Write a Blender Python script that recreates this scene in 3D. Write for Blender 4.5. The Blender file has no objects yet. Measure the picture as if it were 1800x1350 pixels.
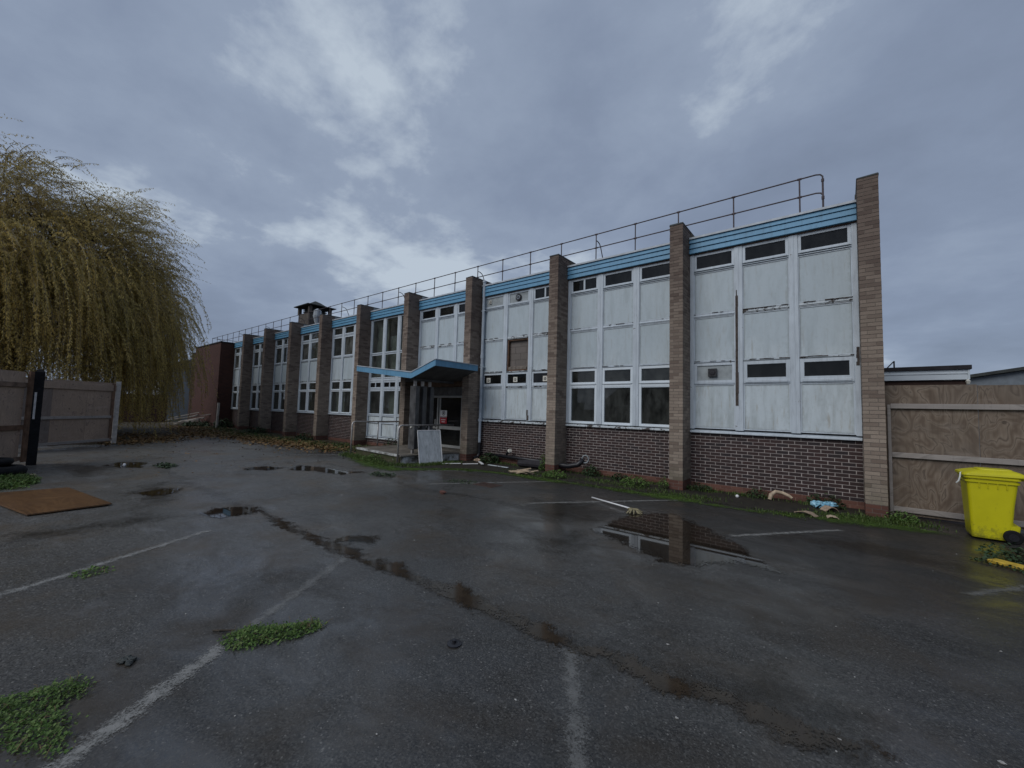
import bpy, bmesh, math, random
import numpy as np
from mathutils import Vector, Matrix

random.seed(7)
rng = np.random.default_rng(11)
SC = bpy.context.scene
COL = SC.collection

# ------------------------------------------------------------------ camera
cam_d = bpy.data.cameras.new("camera")
cam_d.sensor_width = 36.0
cam_d.lens = 36.0 * 727.5 / 1800.0
cam_d.clip_start = 0.05
cam_d.clip_end = 1500.0
cam = bpy.data.objects.new("camera", cam_d)
COL.objects.link(cam)
_R = Vector((0.77885, 0.62661, 0.02732)); _U = Vector((0.01912, -0.06726, 0.99755)); _B = Vector((0.62692, -0.77642, -0.06436))
mw = Matrix(((_R.x, _U.x, _B.x, 0.0), (_R.y, _U.y, _B.y, 0.0), (_R.z, _U.z, _B.z, 1.76), (0, 0, 0, 1)))
cam.matrix_world = mw
SC.camera = cam

# ------------------------------------------------------------------ sky, sun, exposure
SUN_EL, SUN_AZ = math.radians(42), math.radians(192)     # behind the camera, facing the facade
world = bpy.data.worlds.new("World")
SC.world = world
world.use_nodes = True
wt = world.node_tree
for n_ in list(wt.nodes):
    wt.nodes.remove(n_)
def wn(t, **k):
    n_ = wt.nodes.new(t)
    for a, b in k.items():
        setattr(n_, a, b)
    return n_
def wl(a, b):
    wt.links.new(a, b)
sky = wn("ShaderNodeTexSky", sky_type='NISHITA', sun_disc=False, sun_elevation=SUN_EL, sun_rotation=SUN_AZ)
bg_clear = wn("ShaderNodeBackground"); bg_clear.inputs["Strength"].default_value = 0.08
wl(sky.outputs[0], bg_clear.inputs[0])
tc = wn("ShaderNodeTexCoord")
sep = wn("ShaderNodeSeparateXYZ"); wl(tc.outputs["Generated"], sep.inputs[0])
zc = wn("ShaderNodeMath", operation='MAXIMUM'); wl(sep.outputs[2], zc.inputs[0]); zc.inputs[1].default_value = 0.0
za = wn("ShaderNodeMath", operation='ADD'); wl(zc.outputs[0], za.inputs[0]); za.inputs[1].default_value = 0.22
dx = wn("ShaderNodeMath", operation='DIVIDE'); wl(sep.outputs[0], dx.inputs[0]); wl(za.outputs[0], dx.inputs[1])
dy = wn("ShaderNodeMath", operation='DIVIDE'); wl(sep.outputs[1], dy.inputs[0]); wl(za.outputs[0], dy.inputs[1])
cmb = wn("ShaderNodeCombineXYZ"); wl(dx.outputs[0], cmb.inputs[0]); wl(dy.outputs[0], cmb.inputs[1]); cmb.inputs[2].default_value = 5.7
n1 = wn("ShaderNodeTexNoise"); wl(cmb.outputs[0], n1.inputs["Vector"])
n1.inputs["Scale"].default_value = 1.1; n1.inputs["Detail"].default_value = 4.0; n1.inputs["Roughness"].default_value = 0.45; n1.inputs["Distortion"].default_value = 0.05
n2 = wn("ShaderNodeTexNoise"); wl(cmb.outputs[0], n2.inputs["Vector"])
n2.inputs["Scale"].default_value = 2.9; n2.inputs["Detail"].default_value = 9.0; n2.inputs["Roughness"].default_value = 0.60; n2.inputs["Distortion"].default_value = 0.08
m1 = wn("ShaderNodeMath", operation='MULTIPLY'); wl(n2.outputs[0], m1.inputs[0]); m1.inputs[1].default_value = 0.55
m2a = wn("ShaderNodeMath", operation='ADD'); wl(n1.outputs[0], m2a.inputs[0]); wl(m1.outputs[0], m2a.inputs[1])
thin = wn("ShaderNodeVectorMath", operation='DOT_PRODUCT'); wl(tc.outputs["Generated"], thin.inputs[0]); thin.inputs[1].default_value = (-0.46, 0.52, 0.72)   # thinner cloud high over the building
thr = wn("ShaderNodeMapRange", interpolation_type='SMOOTHSTEP'); wl(thin.outputs["Value"], thr.inputs[0]); thr.inputs[1].default_value = 0.74; thr.inputs[2].default_value = 1.0; thr.inputs[3].default_value = 0.0; thr.inputs[4].default_value = 0.19
m2 = wn("ShaderNodeMath", operation='ADD'); wl(m2a.outputs[0], m2.inputs[0]); wl(thr.outputs[0], m2.inputs[1])
cr = wn("ShaderNodeValToRGB"); wl(m2.outputs[0], cr.inputs[0])
el = cr.color_ramp.elements
el[0].position = 0.50; el[0].color = (0.190, 0.234, 0.324, 1)
el[1].position = 1.10; el[1].color = (0.50, 0.575, 0.665, 1)
e_ = el.new(0.74); e_.color = (0.236, 0.290, 0.398, 1)
e_ = el.new(0.90); e_.color = (0.292, 0.354, 0.466, 1)
bg_cloud = wn("ShaderNodeBackground"); wl(cr.outputs[0], bg_cloud.inputs[0]); bg_cloud.inputs["Strength"].default_value = 1.0
mxs = wn("ShaderNodeMixShader"); mxs.inputs[0].default_value = 0.93
wl(bg_clear.outputs[0], mxs.inputs[1]); wl(bg_cloud.outputs[0], mxs.inputs[2])
wo = wn("ShaderNodeOutputWorld"); wl(mxs.outputs[0], wo.inputs[0])

sun_d = bpy.data.lights.new("sun", 'SUN')
sun_d.energy = 1.5; sun_d.angle = math.radians(40); sun_d.color = (1.0, 0.985, 0.96)
sun = bpy.data.objects.new("sun", sun_d); COL.objects.link(sun)
_sd = Vector((math.sin(SUN_AZ) * math.cos(SUN_EL), math.cos(SUN_AZ) * math.cos(SUN_EL), math.sin(SUN_EL)))
sun.rotation_euler = _sd.to_track_quat('Z', 'Y').to_euler()
SC.view_settings.view_transform = 'Standard'
SC.view_settings.look = 'None'
SC.view_settings.gamma = 1.0
SC.view_settings.exposure = 0.0
SC.view_settings.use_curve_mapping = False
SC.cycles.max_bounces = 6
SC.cycles.transparent_max_bounces = 12

# ------------------------------------------------------------------ shader helper
class Sh:
    def __init__(s, name, rough=0.7, spec=0.4, metal=0.0):
        s.m = bpy.data.materials.new(name); s.m.use_nodes = True
        s.t = s.m.node_tree; s.b = s.t.nodes["Principled BSDF"]; s.out = s.t.nodes["Material Output"]
        s.b.inputs["Roughness"].default_value = rough
        s.b.inputs["Specular IOR Level"].default_value = spec
        s.b.inputs["Metallic"].default_value = metal
        s._p = None; s._o = None
    def node(s, t, ins=None, **props):
        n = s.t.nodes.new(t)
        for k, v in props.items():
            setattr(n, k, v)
        for k, v in (ins or {}).items():
            s.put(n.inputs[k], v)
        return n
    def put(s, sock, v):
        if isinstance(v, bpy.types.NodeSocket):
            s.t.links.new(v, sock)
        elif isinstance(v, (tuple, list)) and len(v) == 3 and sock.type == 'RGBA':
            sock.default_value = (*v, 1)
        else:
            sock.default_value = v
    def pos(s):
        if s._p is None:
            s._p = s.node("ShaderNodeNewGeometry").outputs["Position"]
        return s._p
    def rnd(s):
        if s._o is None:
            s._o = s.node("ShaderNodeObjectInfo").outputs["Random"]
        return s._o
    def vec(s, sc, v=None, off=None):
        n = s.node("ShaderNodeVectorMath", {0: v if v is not None else s.pos(), 1: sc}, operation='MULTIPLY')
        if off is None:
            return n.outputs[0]
        o = s.node("ShaderNodeVectorMath", {0: n.outputs[0], 1: off}, operation='ADD')
        return o.outputs[0]
    def shift(s, v, k=37.0):
        c = s.node("ShaderNodeCombineXYZ", {0: s.math('MULTIPLY', s.rnd(), k), 1: s.math('MULTIPLY', s.rnd(), k * 1.7), 2: s.math('MULTIPLY', s.rnd(), k * 0.6)})
        return s.node("ShaderNodeVectorMath", {0: v, 1: c.outputs[0]}, operation='ADD').outputs[0]
    def noise(s, scale, detail=4.0, rough=0.55, v=None, dist=0.0):
        return s.node("ShaderNodeTexNoise", {"Vector": v if v is not None else s.pos(), "Scale": scale, "Detail": detail, "Roughness": rough, "Distortion": dist}).outputs[0]
    def math(s, op, a, b=None, c=None, clamp=False):
        i = {0: a}
        if b is not None:
            i[1] = b
        if c is not None:
            i[2] = c
        return s.node("ShaderNodeMath", i, operation=op, use_clamp=clamp).outputs[0]
    def ramp(s, f, lo, hi, a=0.0, b=1.0):
        return s.node("ShaderNodeMapRange", {0: f, 1: lo, 2: hi, 3: a, 4: b}).outputs[0]
    def mix(s, f, a, b, blend='MIX'):
        n = s.node("ShaderNodeMix", data_type='RGBA', blend_type=blend)
        s.put(n.inputs[0], f); s.put(n.inputs[6], a); s.put(n.inputs[7], b)
        return n.outputs[2]
    def attr(s, name):
        return s.node("ShaderNodeAttribute", attribute_name=name).outputs["Fac"]
    def color(s, c):
        s.put(s.b.inputs["Base Color"], c); return s
    def rough(s, r):
        s.put(s.b.inputs["Roughness"], r); return s
    def bump(s, h, strength=0.3, dist=0.01):
        s.put(s.b.inputs["Normal"], s.node("ShaderNodeBump", {"Height": h, "Strength": strength, "Distance": dist}).outputs[0]); return s
    def alpha(s, a):
        s.put(s.b.inputs["Alpha"], a); return s

MAT = {}
def simple(key, c, rough=0.7, spec=0.4, metal=0.0, var=0.25, scale=6.0, bump=0.0):
    s = Sh(key, rough, spec, metal)
    f = s.noise(scale, 5)
    lo = tuple(v * (1 - var) for v in c); hi = tuple(min(1, v * (1 + var)) for v in c)
    s.color(s.mix(s.ramp(f, 0.3, 0.7), lo, hi))
    if bump:
        s.bump(s.noise(scale * 8, 4), bump, 0.004)
    MAT[key] = s.m
    return s

# bricks ----------------------------------------------------------
def brick_mat(key, cols, rough=0.85, spec=0.3, soot=None, speck=0.35):
    s = Sh(key, rough, spec)
    tone = s.math('FRACT', s.math('ADD', s.attr("tone"), s.rnd()))
    c = s.mix(s.ramp(tone, 0.0, 0.5), cols[0], cols[1])
    c = s.mix(s.ramp(tone, 0.5, 1.0), c, cols[2])
    g = s.noise(55, 4, 0.65)
    c = s.mix(s.math('MULTIPLY', s.ramp(g, 0.35, 0.75), speck), c, tuple(v * 0.45 for v in cols[0]))
    big = s.noise(1.1, 3)
    c = s.mix(s.ramp(big, 0.45, 0.75, 0, 0.35), c, tuple(v * 0.6 for v in cols[0]))
    if soot:
        z = s.node("ShaderNodeSeparateXYZ", {0: s.pos()}).outputs[2]
        k = s.math('ADD', z, s.ramp(s.noise(0.9, 3), 0.3, 0.7, -1.0, 1.0))
        c = s.mix(s.ramp(k, 2.0, 6.2, 0, 0.72), c, soot)
        c = s.mix(s.math('MULTIPLY', s.ramp(k, 2.5, 4.5), s.ramp(tone, 0.6, 0.75, 0, 0.28), clamp=True), c, tuple(v * 0.55 for v in soot))
        c = s.mix(s.ramp(s.math('ADD', z, s.ramp(s.noise(5, 4), 0.3, 0.7, -.3, .3)), 0.75, 0.1, 0, 0.35), c, (0.055, 0.07, 0.035))
    s.color(c)
    s.bump(g, 0.35, 0.004)
    MAT[key] = s.m
brick_mat("buff brick", [(0.255, 0.205, 0.163), (0.345, 0.280, 0.225), (0.180, 0.135, 0.108)], soot=(0.100, 0.070, 0.060))
brick_mat("dark brick", [(0.031, 0.018, 0.018), (0.050, 0.025, 0.022), (0.023, 0.016, 0.018)], rough=0.6, spec=0.4)
brick_mat("red brick", [(0.140, 0.062, 0.045), (0.105, 0.048, 0.037), (0.165, 0.078, 0.058)])
brick_mat("block", [(0.16, 0.14, 0.125), (0.19, 0.165, 0.15), (0.13, 0.115, 0.105)])
simple("dark mortar", (0.165, 0.142, 0.122), 0.95, 0.2, scale=9)
simple("pale mortar", (0.375, 0.335, 0.315), 0.95, 0.2, scale=7, var=0.3)
simple("red mortar", (0.19, 0.115, 0.09), 0.95, 0.2, scale=9)
simple("end mortar", (0.060, 0.037, 0.031), 0.95, 0.2, scale=9)
brick_mat("end brick", [(0.074, 0.036, 0.029), (0.096, 0.044, 0.034), (0.060, 0.032, 0.028)], speck=0.2)

# painted timber / cladding ---------------------------------------
s = Sh("cladding", 0.55, 0.4)
st = s.noise(1.0, 6, 0.62, v=s.shift(s.vec((6, 6, 1.5))), dist=0.3)
st2 = s.noise(2.2, 5, 0.6, v=s.shift(s.pos(), 11))
base = s.mix(s.ramp(st2, 0.3, 0.72), (0.455, 0.515, 0.545), (0.535, 0.600, 0.635))
base = s.mix(s.ramp(s.rnd(), 0, 1, 0, 0.45), base, (0.64, 0.70, 0.73))
run = s.noise(1.0, 4, 0.55, v=s.shift(s.vec((7.5, 7.5, 0.9)), 71), dist=0.3)
base = s.mix(s.math('MULTIPLY', s.ramp(run, 0.50, 0.74), s.ramp(st2, 0.40, 0.62, 0.15, 0.60)), base, (0.245, 0.270, 0.262))
base = s.mix(s.ramp(st, 0.48, 0.74, 0, 0.62), base, (0.29, 0.325, 0.325))
gr = s.noise(3.0, 6, 0.7, v=s.shift(s.vec((5, 5, 1.6)), 23))
base = s.mix(s.ramp(gr, 0.58, 0.82, 0, 0.40), base, (0.20, 0.22, 0.19))
rust = s.noise(2.2, 5, 0.6, v=s.shift(s.vec((6, 6, 0.8)), 51))
base = s.mix(s.ramp(rust, 0.57, 0.72, 0, 0.5), base, (0.29, 0.235, 0.15))
zz = s.node("ShaderNodeSeparateXYZ", {0: s.pos()}).outputs[2]
base = s.mix(s.ramp(s.math('ADD', zz, s.ramp(st2, 0.3, 0.7, -.5, .5)), 2.4, 3.6, 0, 0.6), base, (0.37, 0.435, 0.475))
u = s.attr("edge")
base = s.mix(s.ramp(s.math('ADD', u, s.ramp(s.noise(14, 4, v=s.shift(s.pos())), 0.3, 0.7, -.03, .03)), 0.0, 0.05, 0.35, 0), base, (0.26, 0.29, 0.28))
s.color(base).bump(s.noise(30, 4), 0.12, 0.004)
MAT["cladding"] = s.m

def paint_mat(key, white, under, lo, hi, rough=0.5):
    s = Sh(key, rough, 0.4)
    f = s.noise(7, 8, 0.72, v=s.vec((1, 1, 1.0)))
    c = s.mix(s.ramp(s.noise(1.7, 4), 0.3, 0.7), white, tuple(v * 0.84 for v in white))
    c = s.mix(s.ramp(s.noise(1.0, 6, 0.65, v=s.vec((14, 14, 2))), 0.48, 0.75, 0, 0.6), c, tuple(v * 0.5 for v in white))
    c = s.mix(s.ramp(f, lo, hi), c, under)
    s.color(c).bump(f, 0.2, 0.004)
    MAT[key] = s.m
paint_mat("white paint", (0.54, 0.60, 0.655), (0.11, 0.09, 0.075), 0.655, 0.685)
paint_mat("peeling paint", (0.55, 0.60, 0.63), (0.055, 0.046, 0.042), 0.53, 0.56)
paint_mat("blue paint", (0.108, 0.285, 0.445), (0.10, 0.10, 0.09), 0.70, 0.73)
paint_mat("canopy blue", (0.145, 0.335, 0.51), (0.08, 0.08, 0.08), 0.735, 0.76)
simple("upvc", (0.63, 0.69, 0.735), 0.35, 0.5, var=0.06, scale=2)
simple("trim metal", (0.42, 0.46, 0.50), 0.5, 0.5, var=0.2)
simple("exposed timber", (0.075, 0.062, 0.055), 0.9, 0.2, var=0.4, scale=18)
simple("rail metal", (0.075, 0.058, 0.062), 0.6, 0.4, var=0.35, scale=9)
simple("galvanised", (0.46, 0.44, 0.43), 0.42, 0.5, 0.6, var=0.25, scale=12)
simple("pipe grey", (0.42, 0.47, 0.52), 0.55, 0.4, var=0.15)
simple("black plastic", (0.014, 0.014, 0.018), 0.42, 0.5, var=0.4)
simple("rubber", (0.009, 0.009, 0.010), 0.8, 0.2, var=0.5, scale=14, bump=0.2)
simple("soffit", (0.085, 0.084, 0.085), 0.8, 0.3, var=0.3, scale=3)
simple("dark board", (0.078, 0.078, 0.080), 0.32, 0.5, var=0.5, scale=4)
simple("alu", (0.36, 0.36, 0.345), 0.5, 0.5, 0.2, var=0.15)
simple("interior", (0.36, 0.36, 0.33), 0.9, 0.2, var=0.2, scale=1)
simple("interior floor", (0.16, 0.155, 0.145), 0.9, 0.2, var=0.2, scale=1)
simple("curtain", (0.34, 0.34, 0.30), 0.9, 0.1, var=0.25, scale=5)
simple("board grey", (0.30, 0.33, 0.34), 0.6, 0.3, var=0.25, scale=5)
simple("vent white", (0.62, 0.60, 0.53), 0.5, 0.4, var=0.1)
simple("vent dark", (0.022, 0.023, 0.026), 0.5, 0.4, var=0.3)
simple("felt roof", (0.030, 0.028, 0.032), 0.85, 0.3, var=0.3, scale=8)
simple("sign white", (0.72, 0.72, 0.72), 0.4, 0.4, var=0.03)
simple("sign red", (0.36, 0.022, 0.035), 0.4, 0.4, var=0.05)
simple("sign black", (0.02, 0.02, 0.022), 0.4, 0.4, var=0.05)
simple("white cloth", (0.62, 0.64, 0.62), 0.9, 0.2, var=0.1)
simple("steel cladding", (0.16, 0.185, 0.21), 0.5, 0.4, var=0.15)
simple("dark timber", (0.150, 0.102, 0.076), 0.8, 0.3, var=0.4, scale=10)
simple("stained timber", (0.120, 0.070, 0.045), 0.75, 0.3, var=0.4, scale=7)
simple("pale wood", (0.42, 0.33, 0.235), 0.8, 0.3, var=0.3, scale=12)
simple("cardboard", (0.33, 0.245, 0.18), 0.85, 0.3, var=0.3, scale=12)
simple("mop yarn", (0.23, 0.20, 0.12), 0.85, 0.3, var=0.5, scale=22)
simple("blue bag", (0.22, 0.44, 0.56), 0.35, 0.5, var=0.5, scale=18)
simple("turret stone", (0.092, 0.080, 0.070), 0.9, 0.3, var=0.35, scale=3, bump=0.3)
simple("slate dark", (0.035, 0.040, 0.038), 0.7, 0.4, var=0.4, scale=4)
simple("cowl white", (0.36, 0.39, 0.42), 0.4, 0.5, var=0.1)
simple("yellow line", (0.42, 0.28, 0.03), 0.6, 0.4, var=0.5, scale=9)
simple("house brick", (0.12, 0.07, 0.055), 0.9, 0.3, var=0.2, scale=3)
simple("house roof", (0.05, 0.042, 0.04), 0.8, 0.3, var=0.25, scale=4)
simple("bark", (0.055, 0.045, 0.035), 0.95, 0.2, var=0.5, scale=6, bump=0.5)
simple("rust drain", (0.065, 0.038, 0.029), 0.6, 0.4, var=0.5, scale=14, bump=0.3)
simple("blue sheet", (0.16, 0.22, 0.29), 0.5, 0.4, var=0.2)
simple("pale post", (0.42, 0.39, 0.36), 0.85, 0.3, var=0.3, scale=6)

# plywood with cathedral figure and knots --------------------------
def ply(key, a, b, c, dirt, k=10.0, wet=0.0, axis='z'):
    s = Sh(key, 0.72, 0.35)
    v = s.shift(s.vec((2.1, 2.1, 1.1) if axis == 'z' else (0.7, 1.8, 1.8)))
    f = s.noise(1.25, 2.5, 0.5, v=v, dist=0.6)
    rings = s.math('FRACT', s.math('MULTIPLY', f, k))
    tri = s.math('ABSOLUTE', s.math('SUBTRACT', s.math('MULTIPLY', rings, 2.0), 1.0))
    fine = s.noise(1.0, 5, 0.7, v=s.shift(s.vec((55, 55, 3.5) if axis == 'z' else (3.5, 55, 55))))
    col = s.mix(s.ramp(tri, 0.1, 0.9), a, b)
    col = s.mix(s.ramp(tri, 0.80, 0.97, 0, 0.75), col, c)
    col = s.mix(s.ramp(fine, 0.45, 0.75, 0, 0.45), col, c)
    kn = s.node("ShaderNodeTexVoronoi", {"Vector": s.shift(s.vec((1, 1, 1)), 19), "Scale": 3.3, "Randomness": 0.8})
    col = s.mix(s.ramp(kn.outputs["Distance"], 0.07, 0.125, 0.9, 0), col, tuple(v_ * 0.25 for v_ in a))
    patch = s.noise(1.3, 4, 0.6, v=s.shift(s.pos(), 5))
    col = s.mix(s.ramp(patch, 0.42, 0.72, 0, 0.65), col, dirt)
    stain = s.noise(1.0, 5, 0.65, v=s.shift(s.vec((1.2, 1.2, 7.0)), 83))
    col = s.mix(s.ramp(stain, 0.58, 0.72, 0, 0.6), col, tuple(min(1, v_ * 2.4) for v_ in dirt))
    drip = s.noise(1.0, 5, 0.65, v=s.shift(s.vec((14, 14, 0.7)), 29))
    col = s.mix(s.ramp(drip, 0.55, 0.72, 0, 0.55), col, tuple(v_ * 0.55 for v_ in a))
    col = s.mix(s.ramp(s.rnd(), 0, 1, 0, 0.55), col, tuple(v_ * 0.7 for v_ in a))
    s.color(col).bump(tri, 0.15, 0.003)
    if wet:
        s.rough(wet)
    MAT[key] = s.m
ply("plywood", (0.145, 0.105, 0.075), (0.310, 0.250, 0.192), (0.055, 0.038, 0.029), (0.125, 0.105, 0.088), k=8)
ply("gate plywood", (0.350, 0.258, 0.192), (0.430, 0.325, 0.248), (0.160, 0.108, 0.085), (0.18, 0.142, 0.122), k=8)
ply("gate plywood grey", (0.200, 0.158, 0.135), (0.260, 0.21, 0.18), (0.085, 0.068, 0.062), (0.11, 0.096, 0.088), k=8)
ply("wet board", (0.125, 0.062, 0.026), (0.225, 0.120, 0.050), (0.06, 0.030, 0.015), (0.07, 0.038, 0.020), k=7, wet=0.3, axis='x')
ply("rail timber", (0.300, 0.268, 0.245), (0.36, 0.325, 0.295), (0.20, 0.175, 0.16), (0.24, 0.22, 0.205), k=5, axis='x')

# glass -----------------------------------------------------------
def glass_mat(key, tint, dirt=0.05, refl=1.0):
    s = Sh(key)
    s.t.nodes.remove(s.b)
    fr = s.node("ShaderNodeFresnel", {0: 1.5}).outputs[0]
    bf = s.node("ShaderNodeNewGeometry").outputs["Backfacing"]
    fac = s.math('MULTIPLY', s.math('MULTIPLY', fr, refl), s.math('SUBTRACT', 1.0, bf), clamp=True)
    wob = s.node("ShaderNodeBump", {"Height": s.noise(1.6, 1.0, v=s.shift(s.pos(), 9)), "Strength": 0.06, "Distance": 0.02}).outputs[0]
    gl = s.node("ShaderNodeBsdfGlossy", {"Color": (1, 1, 1), "Roughness": 0.015, "Normal": wob}).outputs[0]
    tr = s.node("ShaderNodeBsdfTransparent", {"Color": tint}).outputs[0]
    df = s.node("ShaderNodeBsdfDiffuse", {"Color": (0.35, 0.36, 0.34)}).outputs[0]
    dn = s.ramp(s.noise(2.0, 6, 0.7, v=s.shift(s.vec((2, 2, 1)))), 0.35, 0.8, dirt * 0.2, dirt * 2)
    a = s.node("ShaderNodeMixShader", {0: dn, 1: tr, 2: df}).outputs[0]
    b = s.node("ShaderNodeMixShader", {0: fac, 1: a, 2: gl}).outputs[0]
    s.t.links.new(b, s.out.inputs[0])
    MAT[key] = s.m
glass_mat("glass", (0.68, 0.72, 0.71), 0.07)
glass_mat("dark glass", (0.25, 0.28, 0.33), 0.03, 0.75)
glass_mat("dusty glass", (0.40, 0.41, 0.38), 0.22, 0.8)

# asphalt ---------------------------------------------------------
s = Sh("asphalt", 0.5, 0.5)
fine = s.noise(85, 4, 0.75)
grit = s.node("ShaderNodeTexVoronoi", {"Vector": s.pos(), "Scale": 105.0, "Randomness": 1.0})
gcol = s.node("ShaderNodeSeparateXYZ", {0: grit.outputs["Color"]}).outputs[0]
mid = s.noise(20, 5, 0.65)
big = s.noise(0.55, 6, 0.62, dist=0.4)
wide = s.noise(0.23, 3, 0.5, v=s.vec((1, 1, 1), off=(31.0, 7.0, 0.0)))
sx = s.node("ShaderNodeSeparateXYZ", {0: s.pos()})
far_left = s.math('ADD', s.math('MULTIPLY', sx.outputs[0], -1.0), s.ramp(wide, 0.3, 0.7, -3.5, 3.5))     # far left tarmac lightened in its colour to stand in for sky sheen
sky_sheen = s.math('MULTIPLY', s.ramp(far_left, -1.0, 12.0), s.ramp(s.math('ADD', sx.outputs[1], s.ramp(wide, 0.3, 0.7, -1.0, 1.0)), 8.5, 6.5), clamp=True)
c = s.mix(s.ramp(big, 0.3, 0.7), (0.0165, 0.0158, 0.0146), (0.0300, 0.0287, 0.0262))
c = s.mix(s.ramp(gcol, 0.55, 1.0, 0, 0.75), c, (0.060, 0.059, 0.056))
c = s.mix(s.ramp(gcol, 0.35, 0.0, 0, 0.8), c, (0.006, 0.006, 0.006))
c = s.mix(s.ramp(gcol, 0.985, 0.995, 0, 0.5), c, (0.14, 0.135, 0.125))
brown = s.noise(0.9, 6, 0.68, v=s.vec((1, 1, 1), off=(3.0, 17.0, 0.0)))
c = s.mix(s.ramp(brown, 0.48, 0.68, 0, 0.7), c, (0.028, 0.021, 0.0135))
pale = s.noise(1.5, 6, 0.7, v=s.vec((0.7, 1.6, 1), off=(13.0, 2.0, 0.0)))
c = s.mix(s.ramp(pale, 0.58, 0.76, 0, 0.40), c, (0.075, 0.077, 0.080))
sheen_k = s.math('MULTIPLY_ADD', sky_sheen, 2.5, 0.95)  # reflected sky multiplied into the base colour, strongest far left
c = s.node("ShaderNodeVectorMath", {0: c, 1: s.node("ShaderNodeCombineXYZ", {0: sheen_k, 1: sheen_k, 2: sheen_k}).outputs[0]}, operation='MULTIPLY').outputs[0]
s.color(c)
wetn = s.noise(1.3, 7, 0.66, v=s.vec((0.8, 1.3, 1)), dist=0.6)
patchy = s.noise(0.33, 4, 0.6, v=s.vec((1, 1, 1), off=(11.0, 5.0, 0.0)))
s.rough(s.ramp(wetn, 0.35, 0.68, 0.40, 0.62))
s.put(s.b.inputs["Specular IOR Level"], 0.2)
film = s.math('MULTIPLY', s.math('MULTIPLY', s.ramp(wetn, 0.36, 0.62, 1.0, 0.22), s.ramp(gcol, 0.2, 0.9, 1.0, 0.6)), s.ramp(patchy, 0.36, 0.62, 1.0, 0.5))
s.put(s.b.inputs["Coat Weight"], film)
s.put(s.b.inputs["Coat Roughness"], s.math('ADD', s.ramp(wetn, 0.36, 0.66, 0.22, 0.40), s.ramp(patchy, 0.35, 0.65, -0.07, 0.06)))
s.put(s.b.inputs["Coat IOR"], 1.68)
s.put(s.b.inputs["Coat Normal"], s.node("ShaderNodeBump", {"Height": s.math('ADD', s.noise(7, 3), s.math('MULTIPLY', gcol, 0.12)), "Strength": 0.22, "Distance": 0.004}).outputs[0])
h = s.math('ADD', s.math('MULTIPLY', gcol, 0.8), s.math('MULTIPLY', mid, 0.6))
s.bump(h, 0.7, 0.0035)
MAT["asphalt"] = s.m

def sheet_mat(key, cols, rough, spec, feather, amp, nscale, bump=0.0, maxa=1.0, grain=0.6):
    """irregular-edged patch: opacity from the distance to its outline broken up by noise"""
    s = Sh(key, rough, spec)
    d = s.attr("d")
    n = s.noise(nscale, 7, 0.72)
    n2 = s.noise(max(nscale * 9, 40 if grain > 0.6 else 0), 3, 0.7)
    k = s.math('ADD', s.math('ADD', d, s.ramp(n, 0.25, 0.75, -amp, amp)), s.ramp(n2, 0.25, 0.75, -amp * grain, amp * grain))
    s.alpha(s.ramp(k, -feather * 0.3, feather, 0, maxa))
    f = s.noise(nscale * 1.7, 5)
    s.color(s.mix(s.ramp(f, 0.3, 0.7), cols[0], cols[1]))
    if bump:
        s.bump(s.noise(60, 4), bump, 0.006)
    MAT[key] = s.m
    return s
sheet_mat("puddle", [(0.016, 0.012, 0.009), (0.028, 0.020, 0.013)], 0.025, 0.5, 0.05, 0.15, 3.0, maxa=0.96, grain=0.9)
sheet_mat("seam water", [(0.022, 0.016, 0.011), (0.044, 0.032, 0.021)], 0.09, 0.4, 0.025, 0.09, 7.0, maxa=0.95, grain=1.3)
sheet_mat("damp", [(0.014, 0.012, 0.009), (0.026, 0.021, 0.014)], 0.25, 0.5, 0.35, 0.34, 3.2, maxa=0.5)
sheet_mat("moss", [(0.026, 0.046, 0.010), (0.075, 0.130, 0.018)], 0.9, 0.2, 0.10, 0.26, 3.2, bump=0.6, maxa=0.8, grain=0.9)
sheet_mat("soil", [(0.016, 0.014, 0.011), (0.034, 0.029, 0.021)], 0.75, 0.3, 0.06, 0.12, 3.0, bump=0.6)
sheet_mat("litter soil", [(0.030, 0.026, 0.016), (0.060, 0.046, 0.026)], 0.85, 0.3, 0.10, 0.25, 2.0, bump=0.6)
sheet_mat("line paint", [(0.17, 0.17, 0.16), (0.28, 0.275, 0.26)], 0.6, 0.4, 0.045, 0.06, 9.0, maxa=0.85, grain=0.9)
sheet_mat("faint line paint", [(0.14, 0.14, 0.135), (0.22, 0.22, 0.21)], 0.55, 0.4, 0.045, 0.06, 9.0, maxa=0.6, grain=0.9)
s = Sh("rough ground", 0.9, 0.2)
s.color(s.mix(s.ramp(s.noise(0.4, 6), 0.35, 0.7), (0.035, 0.045, 0.018), (0.060, 0.052, 0.034)))
MAT["rough ground"] = s.m

# foliage ---------------------------------------------------------
def leaf_mat(key, cols, rough=0.6, nscale=0.8, through=0.0):
    s = Sh(key, rough, 0.3)
    t_ = s.attr("tone")
    c = s.mix(s.ramp(t_, 0, 0.5), cols[0], cols[1])
    c = s.mix(s.ramp(t_, 0.5, 1.0), c, cols[2])
    c = s.mix(s.ramp(s.noise(nscale, 3), 0.38, 0.68, 0, 0.6), c, cols[3])
    s.color(c)
    if through:
        tl = s.node("ShaderNodeBsdfTranslucent", {"Color": c}).outputs[0]
        mx = s.node("ShaderNodeMixShader", {0: through, 1: s.b.outputs[0], 2: tl}).outputs[0]
        s.t.links.new(mx, s.out.inputs[0])
    MAT[key] = s.m
leaf_mat("willow leaf", [(0.320, 0.255, 0.130), (0.570, 0.430, 0.140), (0.670, 0.480, 0.150), (0.400, 0.345, 0.115)], through=0.5)
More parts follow.
